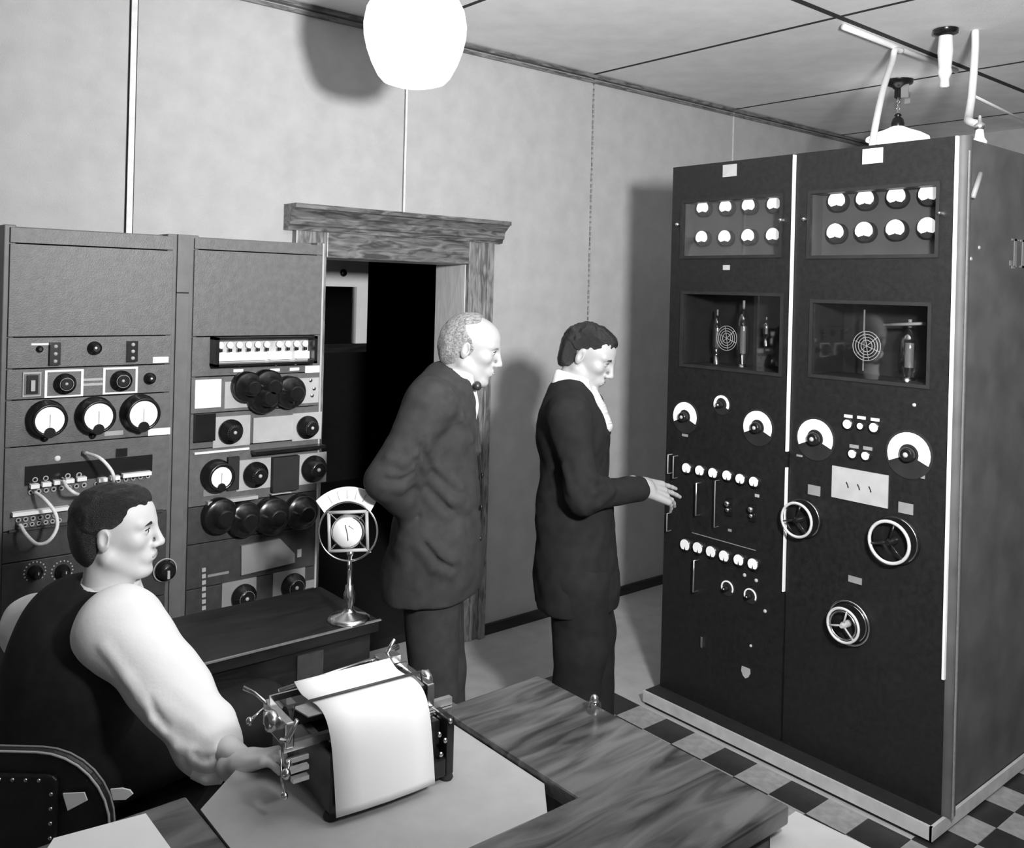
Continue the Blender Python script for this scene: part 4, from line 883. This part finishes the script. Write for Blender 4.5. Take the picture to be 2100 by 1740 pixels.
HS = .88; HS0 = .88                                # head scale: local head units are for a 26.5 cm head
def loc(c, Mx): return lambda x, y, z: np.array(c) + Mx @ (np.array([x, y, z], float) * HS)
class HField(Field):
    def ell(s, c, r, M_=None, k=.02, sub=False): return Field.ell(s, c, np.array(r) * globals()['HS'], M_, k * HS, sub)
    def cap(s, a, b, ra, rb=None, k=.02, sub=False): return Field.cap(s, a, b, ra * HS, None if rb is None else rb * HS, k * HS, sub)
def head_field(c, Mx, neck_to, bald=False, jaw=1.0):
    P = loc(c, Mx); f = HField(np.array(c) - .19, np.array(c) + .17, .0029)
    f.ell(P(-.014, 0, .040), (.098, .076, .082), Mx, .01)
    f.ell(P(.028, 0, -.025), (.064, .060, .090), Mx, .03)
    f.ell(P(.035, 0, .045), (.058, .062, .055), Mx, .03)
    for s_ in (1, -1):
        f.cap(P(-.005, .056 * s_, -.052), P(.058 * jaw, .022 * s_, -.098), .019, .016, .022)
        f.ell(P(.058, .044 * s_, -.012), (.024, .02, .02), Mx, .02)
        f.cap(P(.088, .012 * s_, .030), P(.070, .048 * s_, .032), .010, .010, .012)
    f.ell(P(.072 * jaw, 0, -.102), (.022, .026, .018), Mx, .022)
    for s_ in (1, -1): f.ell(P(.096, .031 * s_, .012), (.016, .017, .010), Mx, .014, sub=True)
    f.cap(P(.092, 0, .024), P(.113, 0, -.022), .0075, .0095, .014)
    f.ell(P(.112, 0, -.027), (.011, .011, .010), Mx, .008)
    for s_ in (1, -1): f.ell(P(.101, .0135 * s_, -.031), (.011, .0075, .0075), Mx, .008)
    f.ell(P(.080, 0, -.062), (.020, .030, .022), Mx, .016)
    f.cap(P(.097, -.012, -.055), P(.097, .012, -.055), .0055, k=.006); f.cap(P(.095, -.011, -.068), P(.095, .011, -.068), .0065, k=.006)
    f.cap(P(.106, -.022, -.0612), P(.106, .022, -.0612), .0028, k=.006, sub=True)
    f.cap(P(.104, -.012, -.082), P(.104, .012, -.082), .006, k=.012, sub=True)
    for s_ in (1, -1):
        f.ell(P(.076, .031 * s_, .011), (.0135, .0145, .0125), Mx, .004)
        f.ell(P(-.012, .077 * s_, -.002), (.019, .008, .031), Mx @ rotz(.35 * s_), .006); f.ell(P(-.008, .084 * s_, .004), (.009, .006, .017), Mx, .006, sub=True)
    nb = np.array(neck_to); f.cap(P(-.022, 0, -.055), nb, .054, .060, .03); f.cap(P(.012, 0, -.075), nb + Mx[:, 0] * .02, .035, .045, .03)
    return f
def rotz(a): return np.array([[math.cos(a), -math.sin(a), 0], [math.sin(a), math.cos(a), 0], [0, 0, 1]])
def face_bits(par, c, Mx, brow='hair_d'):
    P = loc(c, Mx)
    for s_ in (1, -1):
        e = MB().ball(P(.0868, .031 * s_, .0105), .0052, Mx[:, 0] * 1.0 + Mx[:, 1] * .1 * s_, .5, 10, 6).build('iris', 'pupil', par)
        MB().tube([P(.0925, .018 * s_, .0285), P(.0935, .030 * s_, .033), P(.082, .046 * s_, .028)], [.0032, .004, .002], 6).build('eyebrow', brow, par)
        MB().tube([P(.0885, .019 * s_, .0155), P(.0915, .030 * s_, .0185), P(.0835, .043 * s_, .014)], .0014, 5).build('eyelid_line', 'hair_d', par)
    MB().tube([P(.1005, -.021, -.0612), P(.1035, 0, -.0608), P(.1005, .021, -.0612)], .0016, 5).build('mouth_line', 'lip', par)

def hand_field(wrist, d, back, thumb_side, curls, spread=1.0, L=1.0, thumb=(.55, .2)):
    """d: direction of the fingers, back: normal of the hand's back, thumb_side: +1 if thumb lies on cross(back, d)"""
    d = nrm(d); b = nrm(np.array(back) - d * (np.array(back) @ d)); t = np.cross(b, d) * thumb_side; w_ = A3(wrist)
    f = Field(w_ - .02 + np.minimum(0, d * .24) - .08, w_ + .02 + np.maximum(0, d * .24) + .08, .0026)
    Q = lambda x, y, z: w_ + (d * x + t * y + b * z) * L
    for y0, y1 in ((-.020, -.031), (-.007, -.011), (.007, .009), (.018, .030)): f.cap(Q(.0, y0, 0), Q(.088, y1, .002), .0165, .0125, .012)
    f.cap(Q(-.05, 0, 0), Q(.01, 0, 0), .027, .025, .02)
    ys = [.030, .010, -.011, -.030]; ln = [.075, .083, .077, .060]; r = [.0092, .0095, .009, .0078]
    for i in range(4):
        p = Q(.086 - abs(i - 1) * .004, ys[i], .002); a = (ys[i]) * 1.8 * spread; c = curls[i]; ang = .0
        for j, fr_ in enumerate((.46, .30, .24)):
            ang += c * (.55, .8, .5)[j]; v = d * math.cos(ang) * math.cos(a) + t * math.sin(a) - b * math.sin(ang); v = nrm(v); q = p + v * ln[i] * fr_ * L
            f.cap(p, q, r[i] * (1 - .08 * j), r[i] * (1 - .08 * (j + 1)), .004); p = q
    p0 = Q(.018, .024, -.006); p1 = p0 + nrm(d * .7 + t * thumb[0] - b * thumb[1]) * .042 * L; p2 = p1 + nrm(d * .9 + t * thumb[0] * .6 - b * thumb[1]) * .033 * L; p3 = p2 + nrm(d + t * thumb[0] * .15 - b * thumb[1]) * .027 * L
    f.cap(p0, p1, .0155, .0115, .012).cap(p1, p2, .011, .0098, .004).cap(p2, p3, .0098, .0085, .004)
    return f
def body_field(J, h=.009, lower=True):
    pts = np.array([A3(v) for v in J.values()]); f = Field(pts.min(0) - .22, pts.max(0) + .22, h)
    Mt = J_frame(J)
    f.ell(J['chest'], (.095, .145, .17), Mt, .04); f.ell(J['pelvis'], (.10, .14, .12), Mt, .05); f.cap(J['chest'], J['pelvis'], .105, .11, .05); f.cap(J['neck'], J['chest'], .05, .09, .04)
    for s_ in 'RL':
        f.cap(J['neck'], J['sh' + s_], .04, .05, .04); f.cap(J['sh' + s_], J['el' + s_], .046, .036, .03); f.cap(J['el' + s_], J['wr' + s_], .037, .024, .015)
        if lower: f.cap(J['hip' + s_], J['kn' + s_], .075, .05, .04); f.cap(J['kn' + s_], J['an' + s_], .05, .033, .02); f.cap(J['an' + s_] - [0, 0, .025], J['an' + s_] + nrm(J['toe' + s_] - J['an' + s_]) * .10 - [0, 0, .042], .028, .022, .01)
    return f
FR = {}
def J_frame(J): up = nrm(J['neck'] - J['pelvis']); lt = nrm(J['shL'] - J['shR']); f = nrm(np.cross(lt, up)); l = np.cross(up, f); return np.stack([f, l, up], 1)
def shoe(par, an, toe):
    d = nrm((toe - an) * [1, 1, 0]); a = np.array([an[0], an[1], 0.0]); f = Field(np.minimum(a - .1, a + d * .25 - .1), np.maximum(a + .1, a + d * .25 + .1) + [0, 0, .12], .006)
    f.lo[2] = -.02
    f.ell(a + [0, 0, .060], (.058, .047, .062), fr3(d), .02).cap(a + d * .03 + [0, 0, .045], a + d * .16 + [0, 0, .035], .042, .036, .03).cap(a - d * .03 + [0, 0, .035], a + d * .17 + [0, 0, .03], .036, .034, .02)
    f.half([0, 0, .006], (0, 0, -1)); return fmesh('shoe', [f], ['enamel'], par)
print('lib ok')
V3, R3, U3 = A3(VIEW), A3(RIGHT), np.array([0, 0, 1.0])
def at(x, y, d): return A3(atd(x, y, d))
def floor_at(p, dx, dz): return np.array([p[0], p[1], 0]) + dx + U3 * dz

def torso_cloth(J, h, r, arms=True, sleeve=(.066, .056, .044), wr=1.0, hem=None, belly=0.0, lo=None):
    pts = np.array([A3(v) for k, v in J.items() if k[:2] not in ('kn', 'an', 'to')]); f = Field(pts.min(0) - .26, pts.max(0) + .26, h); Mt = J_frame(J)
    ch, pe, nk = J['chest'], J['pelvis'], J['neck']; mid = (ch + pe) / 2
    f.ell(ch + Mt[:, 2] * .02, (r * 1.0, .178, .20), Mt, .03); f.ell(mid + Mt[:, 0] * belly, (r * 1.0, .160, .20), Mt, .06); f.ell(pe, (r * 1.06, .172, .19), Mt, .06)
    for s_ in 'RL':
        f.cap(nk - Mt[:, 2] * .02, J['sh' + s_] + Mt[:, 2] * .005, .055, .060, .05)
        if arms:
            w_ = J['el' + s_] + (J['wr' + s_] - J['el' + s_]) * wr
            f.cap(J['sh' + s_], J['el' + s_], sleeve[0] * 1.08, sleeve[1], .035); f.cap(J['el' + s_], w_, sleeve[1] * 1.02, sleeve[2], .02)
    return f, Mt
def legs_cloth(J, h, r0=.092, r1=.072, r2=.064):
    ks = ('pelvis', 'hipR', 'hipL', 'knR', 'knL', 'anR', 'anL'); pts = np.array([J[k] for k in ks]); f = Field(pts.min(0) - .2, pts.max(0) + .2, h); Mt = J_frame(J)
    f.ell(J['pelvis'], (.125, .165, .13), Mt, .05)
    for s_ in 'RL': f.cap(J['hip' + s_], J['kn' + s_], r0, r1, .04); f.cap(J['kn' + s_], J['an' + s_], r1, r2, .03)
    return f

# ---------------------------------------------------------------- the older man standing by the door
d0 = 2.83
J = dict(neck=at(930, 786, d0), chest=at(898, 895, d0), pelvis=at(889, 1150, d0), shR=at(880, 828, 2.66), shL=at(915, 818, 2.99))
px = J['pelvis']; fw = nrm(R3 * .98 - V3 * .12)
J.update(elR=at(790, 985, 2.62), wrR=at(868, 1080, 2.76), elL=at(885, 1000, 3.06), wrL=at(905, 1140, 3.04))
J['hipR'] = px - V3 * .09 - U3 * .03; J['hipL'] = px + V3 * .09 - U3 * .03
J['knR'] = J['hipR'] * [1, 1, 0] + U3 * .48 + fw * .02; J['knL'] = J['hipL'] * [1, 1, 0] + U3 * .48 + fw * .03
J['anR'] = J['hipR'] * [1, 1, 0] + U3 * .075 - fw * .03; J['anL'] = J['hipL'] * [1, 1, 0] + U3 * .075 + fw * .06
J['toeR'] = J['anR'] + fw * .2; J['toeL'] = J['anL'] + fw * .2
hf = nrm(R3 * .96 - V3 * .06 - U3 * .25); HM = fr3(hf); hc = at(966, 716, d0)
hands = [hand_field(J['wrR'], nrm(R3 * .3 - U3), -V3, 1, [.5] * 4, L=.9), hand_field(J['wrL'], [0, 0, -1], V3, -1, [.5] * 4)]
m1 = fmesh('person', [head_field(hc, HM, J['neck']), body_field(J)] + hands, ['skin'], None, 1)
tag(m1, 'older balding man in a charcoal suit standing by the doorway, leaning and looking right', 'person')
m1['w'] = list(m1.location)
face_bits(m1, hc, HM, 'hair_g')
P = loc(hc, HM)
f = HField(hc - .17, hc + .17, .0035)          # grey hair left round the back and sides
f.ell(P(-.016, 0, .036), (.104, .082, .087), HM, .01); f.ell(P(-.055, 0, -.01), (.064, .074, .075), HM, .02)
f.half(P(.016, 0, .014), HM @ np.array([.78, 0, .62])); f.half(P(.012, 0, 0), HM @ np.array([1, 0, -.2])); f.half(P(0, 0, -.052), HM @ np.array([.35, 0, -1]))
for s_ in (1, -1): f.ell(P(-.008, .086 * s_, -.006), (.024, .022, .034), HM, .006, sub=True)
f.ripple(.0026, 120, 3, .02); fmesh('hair', [f], ['hair_g'], m1, 1)
f = HField(hc - .17, hc + .17, .0035); f.ell(P(-.012, 0, .046), (.1005, .077, .084), HM, .01); f.half(P(-.02, 0, .088), HM @ np.array([.5, 0, -1.0])); f.half(P(.02, 0, .02), HM @ np.array([1, 0, .1])); f.ripple(.0015, 140, 5, .02); fmesh('thin_top_hair', [f], ['hair_g'], m1, 1)
f, Mt = torso_cloth(J, .0062, .128, belly=.012)
up_, f_, l_ = Mt[:, 2], Mt[:, 0], Mt[:, 1]
hemc = px - U3 * .09
f.ell(hemc, (.148, .195, .34), Mt, .06)
f.ell(at(885, 1120, 2.70), (.10, .05, .11), Mt, .04)
f.cap(J['neck'] + f_ * .085 + up_ * .02, J['chest'] + f_ * .150 - up_ * .03, .044, .010, .012, sub=True)
f.cap(J['neck'] - up_ * .03, hc, .062, .062, .01, sub=True)
for s_ in (1, -1): f.cap(J['neck'] + f_ * .045 + l_ * .055 * s_ + up_ * .005, J['chest'] + f_ * .137 + l_ * .016 * s_ - up_ * .035, .020, .008, .008)
f.cap(J['neck'] - f_ * .055 + up_ * .022, J['neck'] - f_ * .045 - up_ * .02, .030, .03, .02)
f.half(hemc, (0, 0, -1), .006)
f.ripple(.006, 26, 11, .04)
f.folds([((868, 903), (892, 955), (942, 1000)), ((856, 930), (880, 985), (930, 1030)), ((848, 960), (868, 1015), (915, 1062)), ((905, 1005), (925, 1030), (955, 1045)), ((845, 985), (820, 1000), (790, 1000)), ((850, 965), (825, 975), (797, 970)), ((800, 940), (825, 950), (845, 935)), ((880, 1110), (905, 1140), (930, 1150)), ((862, 1125), (890, 1165), (920, 1180))], .014, .008, .02)
f.folds([((862, 917), (886, 970), (936, 1016)), ((852, 945), (874, 1000), (922, 1046)), ((848, 972), (822, 987), (793, 985)), ((872, 1118), (898, 1152), (925, 1165)), ((872, 900), (860, 960), (858, 1060))], .006, .0, .012, True)
f.folds([((922, 800), (945, 850), (968, 905)), ((925, 815), (942, 860), (957, 880))], .008, .004, .01)
jk = fmesh('suit_jacket', [f], ['suit_g'], m1, 1)
MB().tube(bez([J['chest'] + f_ * .140 - up_ * .04 + l_ * -.01, J['chest'] * .5 + px * .5 + f_ * .152 - l_ * .01, px + f_ * .142 - l_ * .012 - up_ * .08]), .004, 6).build('jacket_front_edge', 'suit_b', jk)
for k in range(3): MB().ball(J['chest'] * (.75 - k * .25) + px * (.25 + k * .25) + f_ * .150 - l_ * .03, .009, f_, .5).build('button', 'black', jk)
q = J['chest'] + f_ * .10 - l_ * .10 - up_ * .05
f = legs_cloth(J, .009); f.ripple(.003, 24, 7, .04); fmesh('trousers', [f], ['suit_g'], m1, 1)
f = Field(J['neck'] - .3, J['neck'] + .25, .006); f.ell(J['chest'] + up_ * .03, (.112, .15, .19), Mt, .03); f.cap(J['neck'] - up_ * .06, J['neck'] + up_ * .02, .085, .066, .03); f.cap(J['neck'] + up_ * .0, J['neck'] + nrm(hc - J['neck']) * .055, .068, .066, .01)
f.half(J['neck'] + nrm(hc - J['neck']) * .048 + f_ * .0, nrm(hc - J['neck']) + f_ * .25 * -1); f.half(J['chest'] - up_ * .08, -up_); sh = fmesh('shirt', [f], ['shirt'], m1, 1)
tb_ = J['neck'] + f_ * .076 + up_ * .012
f = Field(tb_ - .1, tb_ + .1, .003)
for s_ in (1, -1): f.cap(tb_, tb_ + l_ * .042 * s_ + f_ * .004 - up_ * .008, .008, .0145, .006)
f.ell(tb_ + f_ * .008, (.012, .013, .013), Mt, .004); fmesh('bow_tie', [f], ['tie_d'], m1, 1)
for s_ in 'RL': shoe(m1, J['an' + s_], J['toe' + s_])

# ---------------------------------------------------------------- the younger man pointing at the transmitter
d0 = 3.05; HS = .93
def at2(x, y, d): return at(x, y, d * 1.065)
J = dict(neck=at2(1171, 792, d0), chest=at2(1176, 900, d0), pelvis=at2(1185, 1160, d0 - .02), shR=at2(1165, 852, 2.89), shL=at2(1200, 838, 3.2))
px = J['pelvis']; fw = nrm(R3 * .97 - V3 * .05)
J.update(elR=at2(1196, 1020, 2.84), wrR=at2(1322, 999, 3.03), elL=at2(1215, 1010, 3.28), wrL=at2(1215, 1140, 3.26))
J['hipR'] = px - V3 * .09 - U3 * .03; J['hipL'] = px + V3 * .09 - U3 * .03
for s_, o_ in (('R', -.02), ('L', .08)):
    J['kn' + s_] = J['hip' + s_] * [1, 1, 0] + U3 * .47 + fw * (.02 + o_ * .5); J['an' + s_] = J['hip' + s_] * [1, 1, 0] + U3 * .075 + fw * o_; J['toe' + s_] = J['an' + s_] + fw * .2
hf = nrm(R3 * .88 - V3 * .34 - U3 * .42); HM = fr3(hf, (R3 * .12 + U3)); hc = at2(1206, 733, d0)
hr = hand_field(J['wrR'], at2(1412, 1028, 3.16) - J['wrR'], nrm(-V3 * .72 + U3 * .70), 1, [.06, .10, .34, .5], 1.15, 1.26, thumb=(.35, .5))
hl = hand_field(J['wrL'], [0, 0, -1], V3, -1, [.5] * 4)
m2 = fmesh('person', [head_field(hc, HM, J['neck']), body_field(J), hr, hl], ['skin'], None, 1)
tag(m2, 'dark-haired man in a black suit and pale tie pointing at the black transmitter cabinets', 'person'); m2['w'] = list(m2.location)
face_bits(m2, hc, HM)
P = loc(hc, HM)
def dark_hair(fx, fz, amp, sd, nape=-.088):
    f = HField(hc - .18, hc + .18, .0034); f.ell(P(-.016, 0, .044), (.106, .0835, .089), HM, .01); f.ell(P(.03, .012, .075), (.056, .055, .047), HM, .02)
    f.half(P(.080, 0, .06), HM @ np.array([1.0, 0, -.2]), .012); f.half(P(fx, 0, fz), HM @ np.array([.42, 0, -1.0]), .014); f.ripple(amp, 105, sd, .02); f.ripple(amp * .4, 190, sd + 1, .02)
    b = HField(hc - .18, hc + .18, .0034); b.ell(P(-.020, 0, .034), (.103, .081, .084), HM, .01); b.ell(P(-.055, 0, -.01), (.062, .072, .085), HM, .02)
    b.half(P(-.030, 0, 0), HM @ np.array([1, 0, .25]), .014); b.half(P(-.05, 0, nape), HM @ np.array([.5, 0, -1]), .014)
    for s_ in (1, -1):
        for h_ in (f, b): h_.ell(P(-.004, .084 * s_, -.008), (.026, .026, .034), HM, .008, sub=True)
    b.ripple(amp * .6, 120, sd + 2, .02); return [f, b]
fmesh('hair', dark_hair(.01, .036, .0036, 8, -.066), ['hair_d'], m2, 1)
f, Mt = torso_cloth(J, .0066, .132, wr=.88); up_, f_, l_ = Mt[:, 2], Mt[:, 0], Mt[:, 1]
f.ell(px - U3 * .14, (.142, .19, .55), Mt, .06)
f.cap(J['neck'] + f_ * .08 + up_ * .03 - l_ * .01, J['chest'] + f_ * .145 + up_ * .065 - l_ * .02, .050, .010, .012, sub=True); f.cap(J['neck'] - up_ * .03, hc, .062, .062, .01, sub=True)
for s_ in (1, -1): f.cap(J['neck'] + f_ * .04 + l_ * .058 * s_, J['chest'] + f_ * .135 + l_ * (.018 * s_ - .01) + up_ * .02, .018, .008, .008)
f.half(px - U3 * .13, (0, 0, -1), .006); f.ripple(.006, 24, 21, .04)
f.folds([((1190, 985), (1215, 1010), (1240, 1005)), ((1185, 960), (1215, 985), (1245, 985)), ((1195, 1040), (1225, 1035), (1255, 1010)), ((1160, 960), (1175, 1010), (1200, 1050))], .012, .007, .02)
jk = fmesh('suit_jacket', [f], ['suit_b'], m2, 1)
f = legs_cloth(J, .009, .112, .09, .078); f.ripple(.003, 24, 23, .04); fmesh('trousers', [f], ['suit_b'], m2, 1)
nd = nrm(hc - J['neck'])
f = Field(J['neck'] - .3, J['neck'] + .25, .006); f.ell(J['chest'] + up_ * .03, (.110, .15, .19), Mt, .03); f.cap(J['neck'] - up_ * .06, J['neck'] + up_ * .02, .088, .066, .03); f.cap(J['neck'], J['neck'] + nd * .055, .068, .066, .01)
f.half(J['neck'] + nd * .045, nd - f_ * .25); f.half(J['chest'] - up_ * .08, -up_); fmesh('shirt', [f], ['shirt'], m2, 1)
ta, tb_ = J['neck'] + f_ * .078 + up_ * .018 - l_ * .012, J['chest'] + f_ * .126 + up_ * .045 - l_ * .018
f = Field(np.minimum(ta, tb_) - .08, np.maximum(ta, tb_) + .08, .003); f.ell(ta, (.013, .017, .017), Mt, .004); f.cap(ta - up_ * .012, ta * .4 + tb_ * .6, .010, .02, .006); f.cap(ta * .4 + tb_ * .6, tb_, .02, .022, .006); fmesh('necktie', [f], ['tie_l'], m2, 1)
cfv = nrm(J['wrR'] - J['elR']); c_ = J['wrR']; MB().lathe([(.033, -.035), (.034, -.012)], c_, cfv, 20).build('shirt_cuff', 'shirt', m2)
for s_ in 'RL': shoe(m2, J['an' + s_], J['toe' + s_])

HS = HS0
# ---------------------------------------------------------------- the seated operator in shirtsleeves and waistcoat
d0 = 2.12
J = dict(neck=at(212, 1222, d0), shR=at(252, 1292, 2.0), shL=at(78, 1288, 2.27))
mid = (J['shR'] + J['shL']) / 2; fT = nrm(np.cross(J['shL'] - J['shR'], U3)); lT = nrm((J['shL'] - J['shR']) * [1, 1, 0])
J['chest'] = mid * [1, 1, 0] + U3 * (mid[2] - .10) - fT * .01
J['pelvis'] = mid * [1, 1, 0] + U3 * .595 - fT * .03; px = J['pelvis']
J.update(elR=at(428, 1512, 1.93), wrR=at(503, 1566, 1.83), elL=J['shL'] + fT * .14 + lT * .05 - U3 * .27, wrL=J['shL'] + fT * .36 - lT * .05 - U3 * .30)
for s_, o_ in (('R', -.10), ('L', .10)):
    J['hip' + s_] = px + lT * o_; J['kn' + s_] = px + lT * (o_ * 1.2) + fT * .46 - U3 * .02; J['an' + s_] = J['kn' + s_] * [1, 1, 0] + U3 * .08 - fT * .02; J['toe' + s_] = J['an' + s_] + fT * .2
hf = nrm(R3 * .985 + V3 * .13 + U3 * .0); HM = fr3(hf); hc = at(240, 1092, 2.12)
hr = hand_field(J['wrR'], at(560, 1553, 1.80) - J['wrR'], U3 + V3 * .1, 1, [.35, .4, .45, .5], 1.0, .9)
hl = hand_field(J['wrL'], fT, U3, -1, [.5] * 4)
m3 = fmesh('person', [head_field(hc, HM, J['neck'] - U3 * .03), body_field(J), hr, hl], ['skin_lit'], None, 1)  # lighter skin copy holds the flash brightness on his face
tag(m3, 'seated man in white shirtsleeves and dark waistcoat, in profile at the desk, lower left', 'person'); m3['w'] = list(m3.location)
face_bits(m3, hc, HM)
P = loc(hc, HM)
fmesh('hair', dark_hair(.01, .022, .0022, 18), ['hair_d'], m3, 1)
Mt = J_frame(J); up_, f_, l_ = Mt[:, 2], Mt[:, 0], Mt[:, 1]
# shirt: sleeves, yoke and collar
f, _ = torso_cloth(J, .0062, .112, arms=False)
f.half(px + U3 * .19, (0, 0, -1))
for s_ in 'RL':
    w_ = J['el' + s_] + (J['wr' + s_] - J['el' + s_]) * .22
    f.cap(J['sh' + s_], J['el' + s_], .082, .068, .035); f.cap(J['el' + s_], w_, .069, .056, .02)
f.ell(J['shR'] * .97 + J['elR'] * .03 + l_ * .02, (.085, .075, .095), Mt, .04)
f.cap(J['shR'] + l_ * .015, J['shR'] * .4 + J['elR'] * .6, .080, .072, .03); f.cap(J['elR'], J['elR'] + nrm(J['elR'] - J['shR']) * .02, .062, .058, .03)
f.ripple(.007, 24, 31, .04)
f.folds([((400, 1560), (425, 1568), (445, 1560)), ((395, 1540), (415, 1556), (440, 1545)), ((300, 1440), (315, 1475), (335, 1500)), ((340, 1500), (365, 1530), (395, 1545)), ((215, 1330), (260, 1390), (290, 1440))], .010, .006, .016)
f.folds([((398, 1550), (420, 1562), (442, 1553)), ((305, 1432), (322, 1468), (342, 1492))], .005, 0, .01, True)
sh3 = fmesh('shirt', [f], ['shirt'], m3, 1)
nd = nrm(hc - J['neck'])
f = Field(J['neck'] - .2, J['neck'] + .2, .004); f.cap(J['neck'] - up_ * .06, J['neck'] + nd * .04 + f_ * .012, .085, .064, .02); f.cap(J['neck'] + f_ * .065, J['neck'] + f_ * .10 - up_ * .08, .03, .05, .03)
f.half(J['neck'] + nd * .030 + f_ * .02, nd - f_ * .45); fmesh('shirt_collar', [f], ['shirt'], m3, 1)
ca, cb_ = at(396, 1583, 1.87), at(456, 1594, 1.87)
MB().tube([ca, (ca + cb_) / 2 + [0, 0, -.004], cb_], [.014, .018, .014], 12).build('rolled_cuff', 'shirt', m3)
# waistcoat: torso without arms, armholes cut
f, _ = torso_cloth(J, .0062, .128, arms=False); f.ell(J['chest'] + up_ * .01, (.132, .19, .20), Mt, .04)
for s_, sg in (('R', -1), ('L', 1)):
    f.ell(J['sh' + s_] + l_ * sg * .06 - up_ * .04, (.12, .075, .14), Mt, .012, sub=True)
f.cap(J['neck'] + up_ * .02 + f_ * .015, hc, .066, .066, .012, sub=True); f.cap(J['neck'] + f_ * .08 + up_ * .03, J['chest'] + f_ * .14, .06, .012, .012, sub=True)
f.half(px - U3 * .05, (0, 0, -1)); f.ripple(.0028, 22, 41, .04); fmesh('waistcoat', [f], ['vest'], m3, 1)
f = legs_cloth(J, .009, .098, .078, .066); f.ripple(.003, 24, 43, .04); fmesh('trousers', [f], ['trouser'], m3, 1)
for s_ in 'RL': shoe(m3, J['an' + s_], J['toe' + s_])
for o in list(SC.objects):
    if 'w' in o: del o['w']
